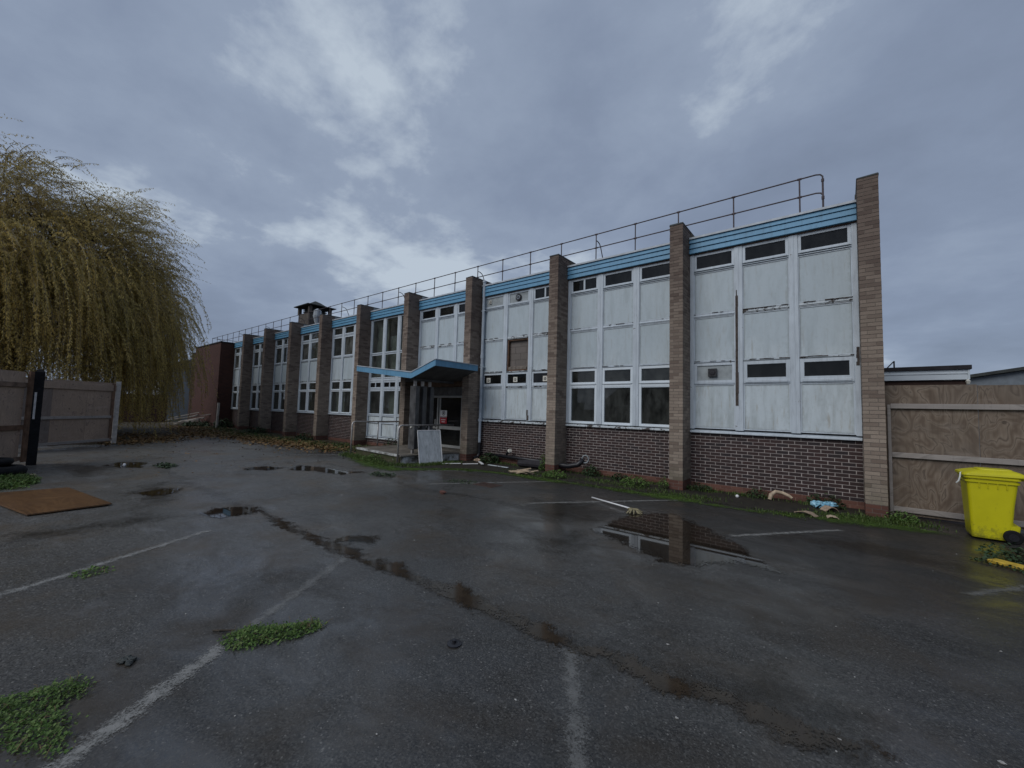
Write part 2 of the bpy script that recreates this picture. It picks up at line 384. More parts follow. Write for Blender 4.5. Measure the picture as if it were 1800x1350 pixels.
leaf_mat("willow twig", [(0.105, 0.085, 0.064), (0.155, 0.125, 0.085), (0.175, 0.145, 0.09), (0.09, 0.078, 0.06)])
leaf_mat("grass blade", [(0.030, 0.060, 0.012), (0.060, 0.105, 0.018), (0.095, 0.115, 0.030), (0.045, 0.075, 0.015)])
leaf_mat("weed leaf", [(0.060, 0.125, 0.026), (0.120, 0.215, 0.050), (0.190, 0.260, 0.085), (0.075, 0.115, 0.030)], nscale=9, through=0.3)
leaf_mat("dark weed", [(0.016, 0.034, 0.014), (0.030, 0.056, 0.020), (0.050, 0.080, 0.03), (0.025, 0.045, 0.018)], nscale=3)
leaf_mat("fallen leaf", [(0.120, 0.060, 0.022), (0.190, 0.110, 0.040), (0.240, 0.165, 0.065), (0.090, 0.048, 0.020)], nscale=1.5)
simple("dead stem", (0.17, 0.125, 0.075), 0.9, 0.2, var=0.4, scale=20)
simple("pebble", (0.33, 0.325, 0.31), 0.7, 0.3, var=0.3, scale=40)

# yellow bin plastic
s = Sh("yellow plastic", 0.42, 0.45)
z = s.node("ShaderNodeSeparateXYZ", {0: s.pos()}).outputs[2]
c = s.mix(s.ramp(s.noise(3, 4), 0.3, 0.7), (0.50, 0.46, 0.004), (0.58, 0.535, 0.006))
c = s.mix(s.ramp(s.math('ADD', z, s.ramp(s.noise(16, 6, 0.75), 0.3, 0.72, 0.18, -0.18)), 0.20, 0.0, 0, 0.7), c, (0.12, 0.115, 0.02))
c = s.mix(s.ramp(s.noise(24, 6, 0.75, v=s.vec((1, 1, 0.4))), 0.60, 0.75, 0, 0.5), c, (0.13, 0.125, 0.02))
s.color(c); MAT["yellow plastic"] = s.m
s = Sh("painted concrete", 0.8, 0.3)
c = s.mix(s.ramp(s.noise(2.5, 7, 0.7), 0.45, 0.62), (0.52, 0.53, 0.52), (0.085, 0.078, 0.062))
c = s.mix(s.ramp(s.noise(5, 6, 0.7, v=s.vec((1, 1, 1), off=(9.0, 0.0, 0.0))), 0.56, 0.68, 0, 0.8), c, (0.055, 0.062, 0.03))
s.color(c).bump(s.noise(25, 5), 0.4, 0.006); MAT["painted concrete"] = s.m
s = Sh("mossy concrete", 0.9, 0.2)
c = s.mix(s.ramp(s.noise(4, 6, 0.7), 0.38, 0.62), (0.085, 0.072, 0.052), (0.040, 0.052, 0.018))
c = s.mix(s.ramp(s.noise(7, 5, 0.7, v=s.vec((1, 1, 1), off=(4.0, 0.0, 0.0))), 0.62, 0.70, 0, 0.8), c, (0.38, 0.38, 0.36))
s.color(c).bump(s.noise(25, 5), 0.5, 0.008); MAT["mossy concrete"] = s.m
simple("concrete top", (0.135, 0.120, 0.100), 0.85, 0.3, var=0.4, scale=2.5, bump=0.3)
s = Sh("weathered sheet", 0.5, 0.4)
st = s.noise(1.0, 6, 0.65, v=s.vec((16, 16, 1.6)))
c = s.mix(s.ramp(s.noise(2, 4), 0.3, 0.7), (0.40, 0.43, 0.45), (0.54, 0.57, 0.59))
c = s.mix(s.ramp(st, 0.42, 0.72, 0, 0.75), c, (0.22, 0.24, 0.25))
s.color(c); MAT["weathered sheet"] = s.m

# ------------------------------------------------------------------ mesh helper
class MB:
    def __init__(s):
        s.v = []; s.f = []; s.mi = []; s.tone = []
    def quad(s, pts, m=0, tone=0.0):
        b = len(s.v); s.v += [tuple(p) for p in pts]; s.f.append(tuple(range(b, b + len(pts)))); s.mi.append(m); s.tone.append(tone)
    def hexa(s, p, m=0, tone=0.0):
        """8 corners: bottom 0-3 counter-clockwise from above, top 4-7"""
        b = len(s.v); s.v += [tuple(q) for q in p]
        for f in ((3, 2, 1, 0), (4, 5, 6, 7), (0, 1, 5, 4), (1, 2, 6, 5), (2, 3, 7, 6), (3, 0, 4, 7)):
            s.f.append(tuple(b + i for i in f)); s.mi.append(m); s.tone.append(tone)
    def box(s, x0, x1, y0, y1, z0, z1, m=0, tone=0.0):
        s.hexa([(x0, y0, z0), (x1, y0, z0), (x1, y1, z0), (x0, y1, z0), (x0, y0, z1), (x1, y0, z1), (x1, y1, z1), (x0, y1, z1)], m, tone)
    def obox(s, a, b, w, z0, z1, m=0, tone=0.0):
        """upright slab from plan point a to b, thickness w to the left of a->b"""
        a = Vector(a[:2]); b = Vector(b[:2]); d = (b - a).normalized(); n = Vector((-d.y, d.x)) * w
        c = [a, b, b + n, a + n]
        s.hexa([(q.x, q.y, z0) for q in c] + [(q.x, q.y, z1) for q in c], m, tone)
    def beam(s, a, b, w, h, m=0, up=(0, 0, 1)):
        a = Vector(a); b = Vector(b); d = (b - a).normalized(); u = Vector(up)
        sd = d.cross(u)
        if sd.length < 1e-4:
            sd = d.cross(Vector((1, 0, 0)))
        sd = sd.normalized() * (w / 2); uu = sd.cross(d).normalized() * (h / 2)
        s.hexa([a - sd - uu, a + sd - uu, b + sd - uu, b - sd - uu, a - sd + uu, a + sd + uu, b + sd + uu, b - sd + uu], m)
    def tube(s, path, r, n=8, m=0, caps=True, tone=0.0):
        path = [Vector(p) for p in path]; L = len(path)
        rs = r if isinstance(r, (list, tuple)) else [r] * L
        b0 = len(s.v); ref = Vector((0, 0, 1)); prev = None
        for i, p in enumerate(path):
            d = (path[min(i + 1, L - 1)] - path[max(i - 1, 0)]).normalized()
            if prev is None:
                q = ref if abs(d.z) < 0.9 else Vector((1, 0, 0))
                a = d.cross(q).normalized()
            else:
                a = (prev - d * prev.dot(d)).normalized()
            prev = a; c = d.cross(a)
            for k in range(n):
                t = 2 * math.pi * k / n
                s.v.append(tuple(p + (a * math.cos(t) + c * math.sin(t)) * rs[i]))
        for i in range(L - 1):
            for k in range(n):
                k2 = (k + 1) % n
                s.f.append((b0 + i * n + k, b0 + (i + 1) * n + k, b0 + (i + 1) * n + k2, b0 + i * n + k2)); s.mi.append(m); s.tone.append(tone)
        if caps:
            s.f.append(tuple(b0 + k for k in range(n))); s.mi.append(m); s.tone.append(tone)
            s.f.append(tuple(b0 + (L - 1) * n + k for k in reversed(range(n)))); s.mi.append(m); s.tone.append(tone)
    def loft(s, rings, m=0, caps=True):
        b0 = len(s.v); n = len(rings[0])
        for r in rings:
            s.v += [tuple(p) for p in r]
        for i in range(len(rings) - 1):
            for k in range(n):
                k2 = (k + 1) % n
                s.f.append((b0 + i * n + k, b0 + i * n + k2, b0 + (i + 1) * n + k2, b0 + (i + 1) * n + k)); s.mi.append(m); s.tone.append(0)
        if caps:
            s.f.append(tuple(b0 + k for k in reversed(range(n)))); s.mi.append(m); s.tone.append(0)
            s.f.append(tuple(b0 + (len(rings) - 1) * n + k for k in range(n))); s.mi.append(m); s.tone.append(0)

WORLD = {}
def wloc(o):
    return WORLD.get(o.name, Vector((0, 0, 0))) if o else Vector((0, 0, 0))
def place(o, parent, org):
    if parent:
        o.parent = parent
    o.location = org - wloc(parent)
    COL.objects.link(o)
    WORLD[o.name] = org
def obj(name, mb, mats, parent=None, org=None, smooth=False):
    """one mesh object, its origin at the middle of its base"""
    V = np.array(mb.v, dtype=np.float64)
    if org is None:
        lo, hi = V.min(0), V.max(0)
        org = ((lo[0] + hi[0]) / 2, (lo[1] + hi[1]) / 2, lo[2])
    org = Vector(org)
    me = bpy.data.meshes.new(name)
    me.from_pydata((V - np.array(org)).tolist(), [], mb.f)
    if isinstance(mats, str):
        mats = [mats]
    for m in mats:
        me.materials.append(MAT[m])
    me.polygons.foreach_set("material_index", mb.mi)
    if any(mb.tone):
        a = me.attributes.new("tone", 'FLOAT', 'FACE'); a.data.foreach_set("value", mb.tone)
    if smooth:
        me.polygons.foreach_set("use_smooth", [True] * len(me.polygons))
    me.update()
    o = bpy.data.objects.new(name, me)
    place(o, parent, org)
    return o
def empty(name, loc, parent=None):
    o = bpy.data.objects.new(name, None); o.empty_display_size = 0.2
    place(o, parent, Vector(loc)); return o
def tag(o, label, cat, group=None):
    o["label"] = label; o["category"] = cat
    if group:
        o["group"] = group
    return o
def kind(o, k, label=None):
    o["kind"] = k
    if label:
        o["label"] = label
    return o
def bevel(o, w, seg=2, angle=40):
    md = o.modifiers.new("bevel", 'BEVEL'); md.width = w; md.segments = seg; md.limit_method = 'ANGLE'; md.angle_limit = math.radians(angle)
    return o

# signed distance helpers for irregular ground patches ---------------
def sd_poly(P, poly):
    poly = np.array(poly, float); n = len(poly)
    d = np.full(len(P), 1e9); inside = np.zeros(len(P), bool)
    for i in range(n):
        a, b = poly[i], poly[(i + 1) % n]
        e = b - a; w = P - a
        t = np.clip((w @ e) / (e @ e), 0, 1)
        d = np.minimum(d, np.linalg.norm(w - t[:, None] * e, axis=1))
        c = ((a[1] <= P[:, 1]) & (b[1] > P[:, 1])) | ((b[1] <= P[:, 1]) & (a[1] > P[:, 1]))
        with np.errstate(divide='ignore', invalid='ignore'):
            xi = a[0] + (P[:, 1] - a[1]) / (b[1] - a[1]) * (b[0] - a[0])
        inside ^= c & (P[:, 0] < xi)
    return np.where(inside, d, -d)
def sd_line(P, pts, rad):
    pts = np.array(pts, float); best = np.full(len(P), -1e9)
    for i in range(len(pts) - 1):
        a, b = pts[i], pts[i + 1]
        e = b - a; w = P - a
        t = np.clip((w @ e) / max(e @ e, 1e-9), 0, 1)
        r = rad[i] + (rad[i + 1] - rad[i]) * t
        best = np.maximum(best, r - np.linalg.norm(w - t[:, None] * e, axis=1))
    return best
def patch(name, sdf, box, z, mat, cell=0.05, cut=-0.14, zfun=None):
    x0, x1, y0, y1 = box
    nx = max(2, int((x1 - x0) / cell)); ny = max(2, int((y1 - y0) / cell))
    xs = np.linspace(x0, x1, nx + 1); ys = np.linspace(y0, y1, ny + 1)
    gx, gy = np.meshgrid(xs, ys); P = np.stack([gx.ravel(), gy.ravel()], 1)
    d = sdf(P)
    idx = np.arange((nx + 1) * (ny + 1)).reshape(ny + 1, nx + 1)
    q = np.stack([idx[:-1, :-1], idx[:-1, 1:], idx[1:, 1:], idx[1:, :-1]], -1).reshape(-1, 4)
    q = q[(d[q].max(1) > cut)]
    used = np.unique(q); remap = -np.ones(len(P), int); remap[used] = np.arange(len(used))
    zz = np.full(len(used), z) if zfun is None else zfun(P[used])
    V = np.column_stack([P[used], zz]); q = remap[q]
    org = Vector((V[:, 0].mean(), V[:, 1].mean(), z))
    me = bpy.data.meshes.new(name)
    me.from_pydata((V - np.array(org)).tolist(), [], q.tolist())
    me.materials.append(MAT[mat])
    a = me.attributes.new("d", 'FLOAT', 'POINT'); a.data.foreach_set("value", d[used].astype(np.float32))
    me.update()
    o = bpy.data.objects.new(name, me); place(o, None, org)
    return o
def poly_patch(name, pts, z, mat, cell=0.05, pad=0.2):
    p = np.array(pts)
    return patch(name, lambda P: sd_poly(P, pts), (p[:, 0].min() - pad, p[:, 0].max() + pad, p[:, 1].min() - pad, p[:, 1].max() + pad), z, mat, cell, -pad * 0.8)

# ------------------------------------------------------------------ ground
X0, S, W_, D, G, H = 0.25, 3.574, 0.314, 10.195, 10.81, 6.453     # first pier, bay spacing, pier width, pier front, wall plane, pier height
m = MB(); m.quad([(-500, -500, -0.03), (500, -500, -0.03), (500, 500, -0.03), (-500, 500, -0.03)])
kind(obj("ground", m, "rough ground"), "structure")
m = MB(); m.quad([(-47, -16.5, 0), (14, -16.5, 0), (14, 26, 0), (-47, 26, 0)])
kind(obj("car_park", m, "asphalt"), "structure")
VERGE = [(-15.0, 8.36), (-12.0, 7.55), (-10.1, 7.15), (-9.5, 7.75), (-8.95, 8.5), (-8.1, 8.85), (-7.23, 9.06), (-6.0, 9.0), (-4.79, 9.08), (-3.54, 9.11), (-2.67, 9.03), (-1.62, 9.04), (-0.74, 9.25), (-0.09, 9.12), (0.49, 9.15), (0.86, 9.61), (1.0, 10.9), (-15.0, 10.9)]
kind(poly_patch("soil_verge", [(-15.0, 9.0), (-12.0, 8.0), (-10.1, 7.6), (-9.5, 8.1), (-8.95, 8.75), (-8.1, 9.05), (-7.2, 9.25), (-6.0, 9.2), (-3.5, 9.3), (-1.6, 9.25), (-0.1, 9.3), (0.6, 9.5), (0.9, 10.9), (-15.0, 10.9)], 0.004, "soil", 0.09, 0.3), "structure")
kind(poly_patch("leafy_verge", [(-15.2, 8.5), (-18.4, 8.5), (-20.5, 8.1), (-23.6, 7.7), (-26.3, 7.1), (-26.0, 5.9), (-23.6, 4.6), (-22.4, 3.2), (-24, 0.5), (-46, -4), (-46, 10.9), (-15.2, 10.9)], 0.006, "litter soil", 0.2, 0.7), "structure")
kind(patch("moss", lambda P: sd_line(P, [(-14.4, 8.3), (-12.6, 7.75), (-11.2, 7.3), (-10.1, 7.2), (-9.6, 7.7), (-9.0, 8.45), (-8.1, 8.85), (-7.0, 9.1), (-5.9, 9.0), (-4.8, 9.1), (-3.5, 9.1), (-2.9, 9.2), (-2.2, 9.0), (-1.4, 9.06), (-0.7, 9.2), (0.2, 9.5), (0.75, 9.5), (1.2, 9.5)], [.25, .3, .34, .3, .2, .16, .1, .22, .2, .06, .2, .34, .08, .07, .12, .32, .22, .0]), (-15, 1.8, 6.7, 10.2), 0.009, "moss", 0.06, -0.22), "stuff")

def line_strip(name, a, b, w, mat):
    a = np.array(a); b = np.array(b); L = np.linalg.norm(b - a); d = (b - a) / L; n = np.array([-d[1], d[0]])
    poly = [tuple(a - n * w / 2), tuple(b - n * w / 2), tuple(b + n * w / 2), tuple(a + n * w / 2)]
    kind(poly_patch(name, poly, 0.0045, mat, 0.025, 0.08), "structure")
line_strip("painted_line", (-5.45, -0.65), (-6.85, 1.95), 0.10, "line paint")
line_strip("painted_line", (-2.62, -0.21), (-3.62, 1.26), 0.115, "line paint")
line_strip("painted_line", (-3.62, 1.26), (-4.62, 2.74), 0.105, "faint line paint")
line_strip("painted_line", (-1.63, 2.80), (-0.55, 1.12), 0.11, "faint line paint")
line_strip("painted_line", (-7.60, 6.42), (-5.62, 9.22), 0.09, "line paint")
line_strip("painted_line", (-4.75, 6.50), (-2.60, 9.18), 0.09, "line paint")
line_strip("painted_line", (-1.36, 6.92), (-0.10, 8.58), 0.09, "line paint")
line_strip("painted_line", (0.94, 6.38), (2.8, 8.95), 0.09, "faint line paint")
line_strip("painted_line", (-9.3, 7.75), (-8.1, 8.85), 0.09, "line paint")
line_strip("painted_line", (-15.3, 6.45), (-14.1, 8.3), 0.09, "line paint")

# puddles ---------------------------------------------------------
def puddle(label, pts, mat="puddle", cell=0.045, z=0.006, pad=0.25):
    return tag(poly_patch("puddle", pts, z, mat, cell, pad), label, "puddle", "puddles on the wet car park")
puddle("largest puddle, mirroring the brick pier and wall below the boarded bays", [(-3.0, 5.75), (-3.0, 6.5), (-2.9, 7.25), (-2.45, 7.7), (-1.74, 7.12), (-1.2, 6.52), (-0.66, 5.72), (-1.03, 5.72), (-1.43, 5.25), (-1.74, 5.17), (-2.16, 5.32), (-2.6, 5.6)])
puddle("small dark puddle at the far end of the long wet seam", [(-7.94, 2.16), (-8.27, 2.38), (-8.11, 2.56), (-8.06, 2.78), (-7.77, 2.91), (-7.4, 2.74), (-7.47, 2.52), (-7.42, 2.24), (-7.71, 2.14)], cell=0.03, pad=0.2)
puddle("short puddle just behind the bend of the wet seam", [(-5.2, 2.84), (-5.32, 3.05), (-5.19, 3.22), (-4.98, 3.33), (-4.78, 3.17), (-5.04, 3.03)], "seam water", 0.03, pad=0.2)
puddle("narrow puddle on the open tarmac short of the entrance handrails", [(-12.78, 4.3), (-12.85, 4.85), (-12.2, 5.1), (-11.95, 4.62), (-12.36, 4.28)])
puddle("long thin puddle nearest the entrance steps", [(-11.77, 5.0), (-12.45, 5.69), (-11.58, 6.0), (-10.69, 6.02), (-10.13, 6.35), (-10.1, 5.69), (-11.16, 5.38)])
puddle("puddle in front of the far plywood fence and its pale post", [(-15.46, 1.9), (-16.1, 2.35), (-15.6, 2.8), (-14.45, 2.51), (-14.7, 2.1)])
puddle("small puddle streak beside the rusty brown board", [(-10.5, 1.75), (-10.7, 2.09), (-10.62, 2.5), (-10.15, 2.3), (-9.95, 1.89)], cell=0.035)
SEAM = [(-7.6, 2.84), (-7.2, 2.8), (-6.9, 2.80), (-6.34, 2.74), (-5.77, 2.77), (-5.21, 2.75), (-4.74, 2.80), (-4.34, 2.74), (-3.92, 2.85), (-3.65, 2.82), (-3.24, 2.85), (-2.93, 2.90), (-2.65, 2.84), (-2.25, 2.88), (-1.91, 2.86), (-1.66, 2.84), (-1.26, 2.93), (-0.95, 2.88), (-0.6, 2.98), (-0.3, 2.95), (0.12, 3.06)]
tag(patch("puddle", lambda P: sd_line(P, SEAM, [.03, .01, .06, .09, .03, .09, .11, .03, .14, .05, .07, .14, .13, .05, .13, .06, .08, .11, .05, .12, .0]) + 0.04 * np.sin(P[:, 0] * 13.0 + 3.0 * np.sin(P[:, 1] * 8.0)) * np.cos(P[:, 1] * 14.0 + 2.5 * np.sin(P[:, 0] * 6.0)), (-7.9, 0.35, 2.4, 3.35), 0.0065, "seam water", 0.022, -0.13), "long broken ribbon of water lying along the seam in the tarmac", "puddle", "puddles on the wet car park")
kind(patch("damp_stain", lambda P: np.maximum.reduce([
    sd_poly(P, [(-8.3, 0.1), (-8.5, 0.42), (-8.45, 0.73), (-8.4, 1.18), (-8.5, 1.52), (-8.03, 1.9), (-7.95, 1.43), (-7.95, 1.14), (-7.9, 0.5), (-7.9, 0.15)]),
    sd_poly(P, [(-3.3, 4.75), (-3.25, 5.3), (-3.12, 5.6), (-2.75, 5.22), (-2.8, 4.6), (-3.06, 4.5)]),
    sd_poly(P, [(-4.6, 5.9), (-5.2, 7.0), (-4.0, 7.4), (-3.0, 7.2), (-3.1, 6.0), (-3.7, 5.6)]) - 0.1,
    sd_line(P, [(-11.6, 2.4), (-10.6, 2.0), (-9.6, 1.9), (-8.8, 1.5)], [.05, .3, .25, .0]),
    sd_poly(P, [(-0.9, 3.0), (-0.5, 3.6), (0.2, 3.4), (0.0, 2.9)]) - 0.02,
    sd_line(P, [(-16.3, 1.2), (-15.0, 1.6), (-13.6, 1.3)], [.1, .5, .1]),
    sd_line(P, [(-0.9, 7.4), (0.2, 7.7), (1.2, 7.4)], [.1, .4, .1]),
    sd_line(P, [(-1.66, 2.84), (-0.9, 3.1), (-0.2, 3.0), (0.3, 2.4)], [.1, .05, .1, 0])]), (-17.5, 2, 0, 9), 0.0025, "damp", 0.05, -0.2), "structure")
kind(patch("crack", lambda P: sd_line(P, [(-12.85, 6.41), (-11.5, 6.42), (-9.53, 6.27), (-7.51, 5.85), (-5.7, 6.22), (-4.53, 6.2), (-3.81, 6.25), (-3.21, 6.3), (-2.66, 6.16)], [.0, .03, .02, .035, .03, .035, .04, .06, .0]), (-13, -2.5, 5.6, 6.7), 0.003, "damp", 0.03, -0.09), "structure")
kind(patch("crack", lambda P: sd_line(P, [(-15.2, 2.9), (-13.42, 2.77), (-11.09, 2.7), (-9.55, 2.74), (-8.73, 2.73), (-7.6, 2.84)], [.0, .03, .05, .05, .04, .03]), (-15.5, -7.4, 2.3, 3.3), 0.003, "damp", 0.03, -0.09), "structure")

# ------------------------------------------------------------------ office building
B = empty("office_building", (-17.5, G, 0))
tag(B, "long two-storey derelict office block with white panels, brick piers and blue fascia", "office building")

def xr(i): return X0 - i * S                 # right inner edge of bay i (left face of pier i)
def xl(i): return X0 - (i + 1) * S + W_      # left inner edge of bay i (right face of pier i+1)

# piers -----------------------------------------------------------
CAP = 300
buff_left = CAP
stuff_buff = MB()
share = {}
def brick_piece(parent, name, x0, x1, y0, y1, z0, z1, mat):
    k = (name, mat, round(x1 - x0, 3), round(y1 - y0, 3), round(z1 - z0, 3))
    if k not in share:
        mb = MB(); w, d, h = k[2] / 2, k[3] / 2, k[4]
        mb.box(-w, w, -d, d, 0, h)
        me = bpy.data.meshes.new(name); me.from_pydata(mb.v, [], mb.f); me.materials.append(MAT[mat]); share[k] = me
    o = bpy.data.objects.new(name, share[k])
    jit = random.uniform(-0.0015, 0.0015)
    place(o, parent, Vector(((x0 + x1) / 2 + jit, (y0 + y1) / 2 + random.uniform(-0.0015, 0.0015), z0)))
    o.rotation_euler.z = random.uniform(-0.004, 0.004)
    return o
def pier_bricks(x, n=86):
    out = []
    a, h = 0.215, 0.0895
    for c in range(n):
        z0 = c * 0.075 + 0.005; z1 = z0 + 0.065
        e = c % 2
        if e == 0:
            front = [(x, x + a, D, D + 0.1025), (x + a + 0.0095, x + W_, D, D + a)]
        else:
            front = [(x, x + h, D, D + a), (x + h + 0.0095, x + W_, D, D + 0.1025)]
        side = []
        for sx, long_first in ((x + W_ - h, e == 0), (x, e == 1)):
            y = D + (a if long_first else 0.1025) + 0.01
            while y < G - 0.03:
                y2 = min(y + a, G - 0.002)
                side.append((sx, sx + h, y, y2)); y = y2 + 0.01
        out += [(r, z0, z1, c, 0) for r in front] + [(r, z0, z1, c, 1) for r in side]
    return out
for i in range(10):
    x = X0 - i * S
    core = MB(); core.box(x + 0.006, x + W_ - 0.006, D + 0.006, G + 0.05, 0, H - 0.02)
    pier = obj("pier", core, "dark mortar", B)
    for (r, z0, z1, c, isside) in pier_bricks(x):
        mat = "red brick" if c < 3 else "buff brick"
        own = buff_left > 0 and ((i == 0 and not isside) or (i == 1 and not isside and c < 66))
        if own:
            brick_piece(pier, "buff_brick", r[0], r[1], r[2], r[3], z0, z1, mat); buff_left -= 1
        else:
            p = random.uniform(-0.0025, 0.0025)
            stuff_buff.box(r[0] + p, r[1] + p, r[2] + p, r[3], z0, z1, 1 if c < 3 else 0, random.random() * 0.999 + 0.0005)
    cap = MB()
    hx = [random.uniform(-0.012, 0.012) for _ in range(8)]
    cap.hexa([(x - 0.012, D - 0.012, H - 0.02), (x + W_ + 0.012, D - 0.012, H - 0.02), (x + W_ + 0.012, G + 0.62, H - 0.02), (x - 0.012, G + 0.62, H - 0.02),
              (x - 0.004, D, H + 0.02 + hx[0]), (x + W_ + 0.004, D, H + 0.02 + hx[1]), (x + W_, G + 0.6, H + 0.025 + hx[2]), (x, G + 0.6, H + 0.025 + hx[3])])
    bevel(obj("pier_cap", cap, "slate dark", pier), 0.008)
    up = MB(); up.box(x - 0.02, x + W_ + 0.02, G + 0.055, G + 0.56, 6.22, H - 0.024)
    obj("upstand", up, "board grey" if i in (4, 5, 6, 7) else "turret stone", pier)
kind(obj("buff_brickwork", stuff_buff, ["buff brick", "red brick"], B), "stuff")

# plinth walls ----------------------------------------------------
stuff_dark = MB()
YF = G + 0.022
def plinth_bricks(i, ztop):
    x0, x1 = xl(i) + 0.004, xr(i) - 0.004
    n = int(round(ztop / 0.075))
    for c in range(n):
        z0 = c * 0.075 + 0.007; z1 = z0 + 0.061
        x = x1 + (0.1125 if c % 2 else 0.0)
        while x > x0 + 0.03:
            a = max(x - 0.211, x0); b = min(x, x1)
            if b - a > 0.02:
                yield a, b, z0, z1, c
            x -= 0.225
dark_left = CAP
SILL = 1.352
for i in range(10):
    if i == 3:
        continue
    top = SILL - 0.005 if i != 4 else 0.335
    mo = MB(); mo.box(xl(i), xr(i), YF + 0.006, YF + 0.2, 0.15, top)
    mo.box(xl(i), xr(i), YF + 0.006, YF + 0.2, 0, 0.15, 1)
    wall = obj("plinth_wall", mo, ["pale mortar", "red mortar"], B)
    for (a, b, z0, z1, c) in plinth_bricks(i, top):
        mat = "red brick" if c < 2 else "dark brick"
        if i == 0 and dark_left > 0:
            brick_piece(wall, "brick", a, b, YF, YF + 0.1, z0, z1, mat); dark_left -= 1
        else:
            p = random.uniform(-0.0015, 0.0025)
            stuff_dark.box(a, b, YF + p, YF + 0.1, z0, z1, 1 if c < 2 else 0, random.random() * 0.999 + 0.0005)
kind(obj("dark_brickwork", stuff_dark, ["dark brick", "red brick"], B), "stuff")

# end block -------------------------------------------------------
EX0, EX1, EY = -41.2, X0 - 10 * S + W_ + 0.02, 9.87
endb = MB(); endb.box(EX0 + 0.006, EX1 - 0.006, EY + 0.006, 22, 0, 6.12); endb.box(-46.5, EX0, 10.9, 22, 0, 6.12)
eb = obj("end_wing", endb, "end mortar", B)
stuff_end = MB()
for c in range(81):
    z0 = c * 0.075 + 0.005; z1 = z0 + 0.065
    x = EX1 - (0.1125 if c % 2 else 0)
    if c % 2:
        stuff_end.box(EX1 - 0.1025, EX1, EY, EY + 0.215, z0, z1, 0, random.random() * .99 + .005)
    while x > EX0 + 0.05:
        p = random.uniform(-0.001, 0.002)
        stuff_end.box(max(x - 0.215, EX0), x - (0 if x < EX1 else 0), EY + p, EY + 0.09, z0, z1, 0, random.random() * .99 + .005); x -= 0.225
    y = EY + (0.225 if c % 2 else 0.1)
    while y < G + 0.1:
        stuff_end.box(EX1 - 0.09, EX1 + random.uniform(-0.001, 0.002), y, min(y + 0.215, G + 0.1), z0, z1, 0, random.random() * .99 + .005); y += 0.225
kind(obj("end_brickwork", stuff_end, "end brick", eb), "stuff")
c_ = MB(); c_.box(EX0 - 0.05, EX1 + 0.04, EY - 0.04, 22, 6.122, 6.21); c_.box(-46.55, EX0 - 0.051, 10.86, 22, 6.122, 6.21)
bevel(obj("coping", c_, "felt roof", eb), 0.01)

# roof, floors, rear shell ----------------------------------------
r_ = MB(); r_.box(EX1 + 0.02, 0.56, G + 0.065, 22, 6.02, 6.215)
obj("roof_slab", r_, "felt roof", B)
f_ = MB(); f_.box(EX1 + 0.02, 0.55, G + 0.13, 21.9, 3.02, 3.22)
obj("floor_slab", f_, "interior floor", B)
f_ = MB(); f_.box(EX1 + 0.02, 0.55, G + 0.25, 21.9, 0.02, 0.30)
obj("floor_slab", f_, "interior floor", B)
w_ = MB(); w_.box(EX1 + 0.02, 0.55, 15.6, 15.7, 0.31, 3.0); w_.box(EX1 + 0.02, 0.55, 15.6, 15.7, 3.23, 6.01)
obj("inner_wall", w_, "interior", B)
w_ = MB(); w_.box(0.345, 0.555, G + 0.06, 22, 0, 6.01)
obj("gable_wall", w_, "end mortar", B)
w_ = MB(); w_.box(EX1 + 0.02, 0.55, 21.92, 22.1, 0, 6.01)
obj("rear_wall", w_, "end mortar", B)
for i in (1, 2, 3, 4, 5, 6, 7, 8, 9):
    w_ = MB()
    xx = X0 - i * S + W_ / 2
    w_.box(xx - 0.05, xx + 0.05, G + 0.14, 15.59, 3.23, 6.01)
    if i in (1, 2, 3, 4, 6, 8):
        w_.box(xx - 0.05, xx + 0.05, G + 0.26, 15.59, 0.31, 3.0)
    obj("partition_wall", w_, "interior", B)

# window, panel and frame builders ---------------------------------
YM = G - 0.030        # face of mullions
YB = G + 0.070        # back of frames
def panel(x0, x1, z0, z1, y=G + 0.010, mat="cladding"):
    mb = MB(); e = 0.06
    mb.v = [(x0, y, z0), (x1, y, z0), (x1, y, z1), (x0, y, z1), (x0 + e, y, z0 + e), (x1 - e, y, z0 + e), (x1 - e, y, z1 - e), (x0 + e, y, z1 - e),
            (x0, y + 0.04, z0), (x1, y + 0.04, z0), (x1, y + 0.04, z1), (x0, y + 0.04, z1)]
    mb.f = [(4, 5, 6, 7), (0, 1, 5, 4), (1, 2, 6, 5), (2, 3, 7, 6), (3, 0, 4, 7), (1, 0, 8, 9), (2, 1, 9, 10), (3, 2, 10, 11), (0, 3, 11, 8), (11, 10, 9, 8)]
    mb.mi = [0] * 10; mb.tone = [0] * 10
    o = obj("cladding_panel", mb, mat, B)
    a = o.data.attributes.new("edge", 'FLOAT', 'POINT'); a.data.foreach_set("value", [0, 0, 0, 0, e, e, e, e, 0, 0, 0, 0])
    return o
def beads(mb, x0, x1, z0, z1, w, y0, y1, m=0):
    mb.box(x0, x0 + w, y0, y1, z0, z1, m); mb.box(x1 - w, x1, y0, y1, z0, z1, m)
    mb.box(x0 + w, x1 - w, y0 + 0.001, y1, z0, z0 + w, m); mb.box(x0 + w, x1 - w, y0 + 0.001, y1, z1 - w, z1, m)
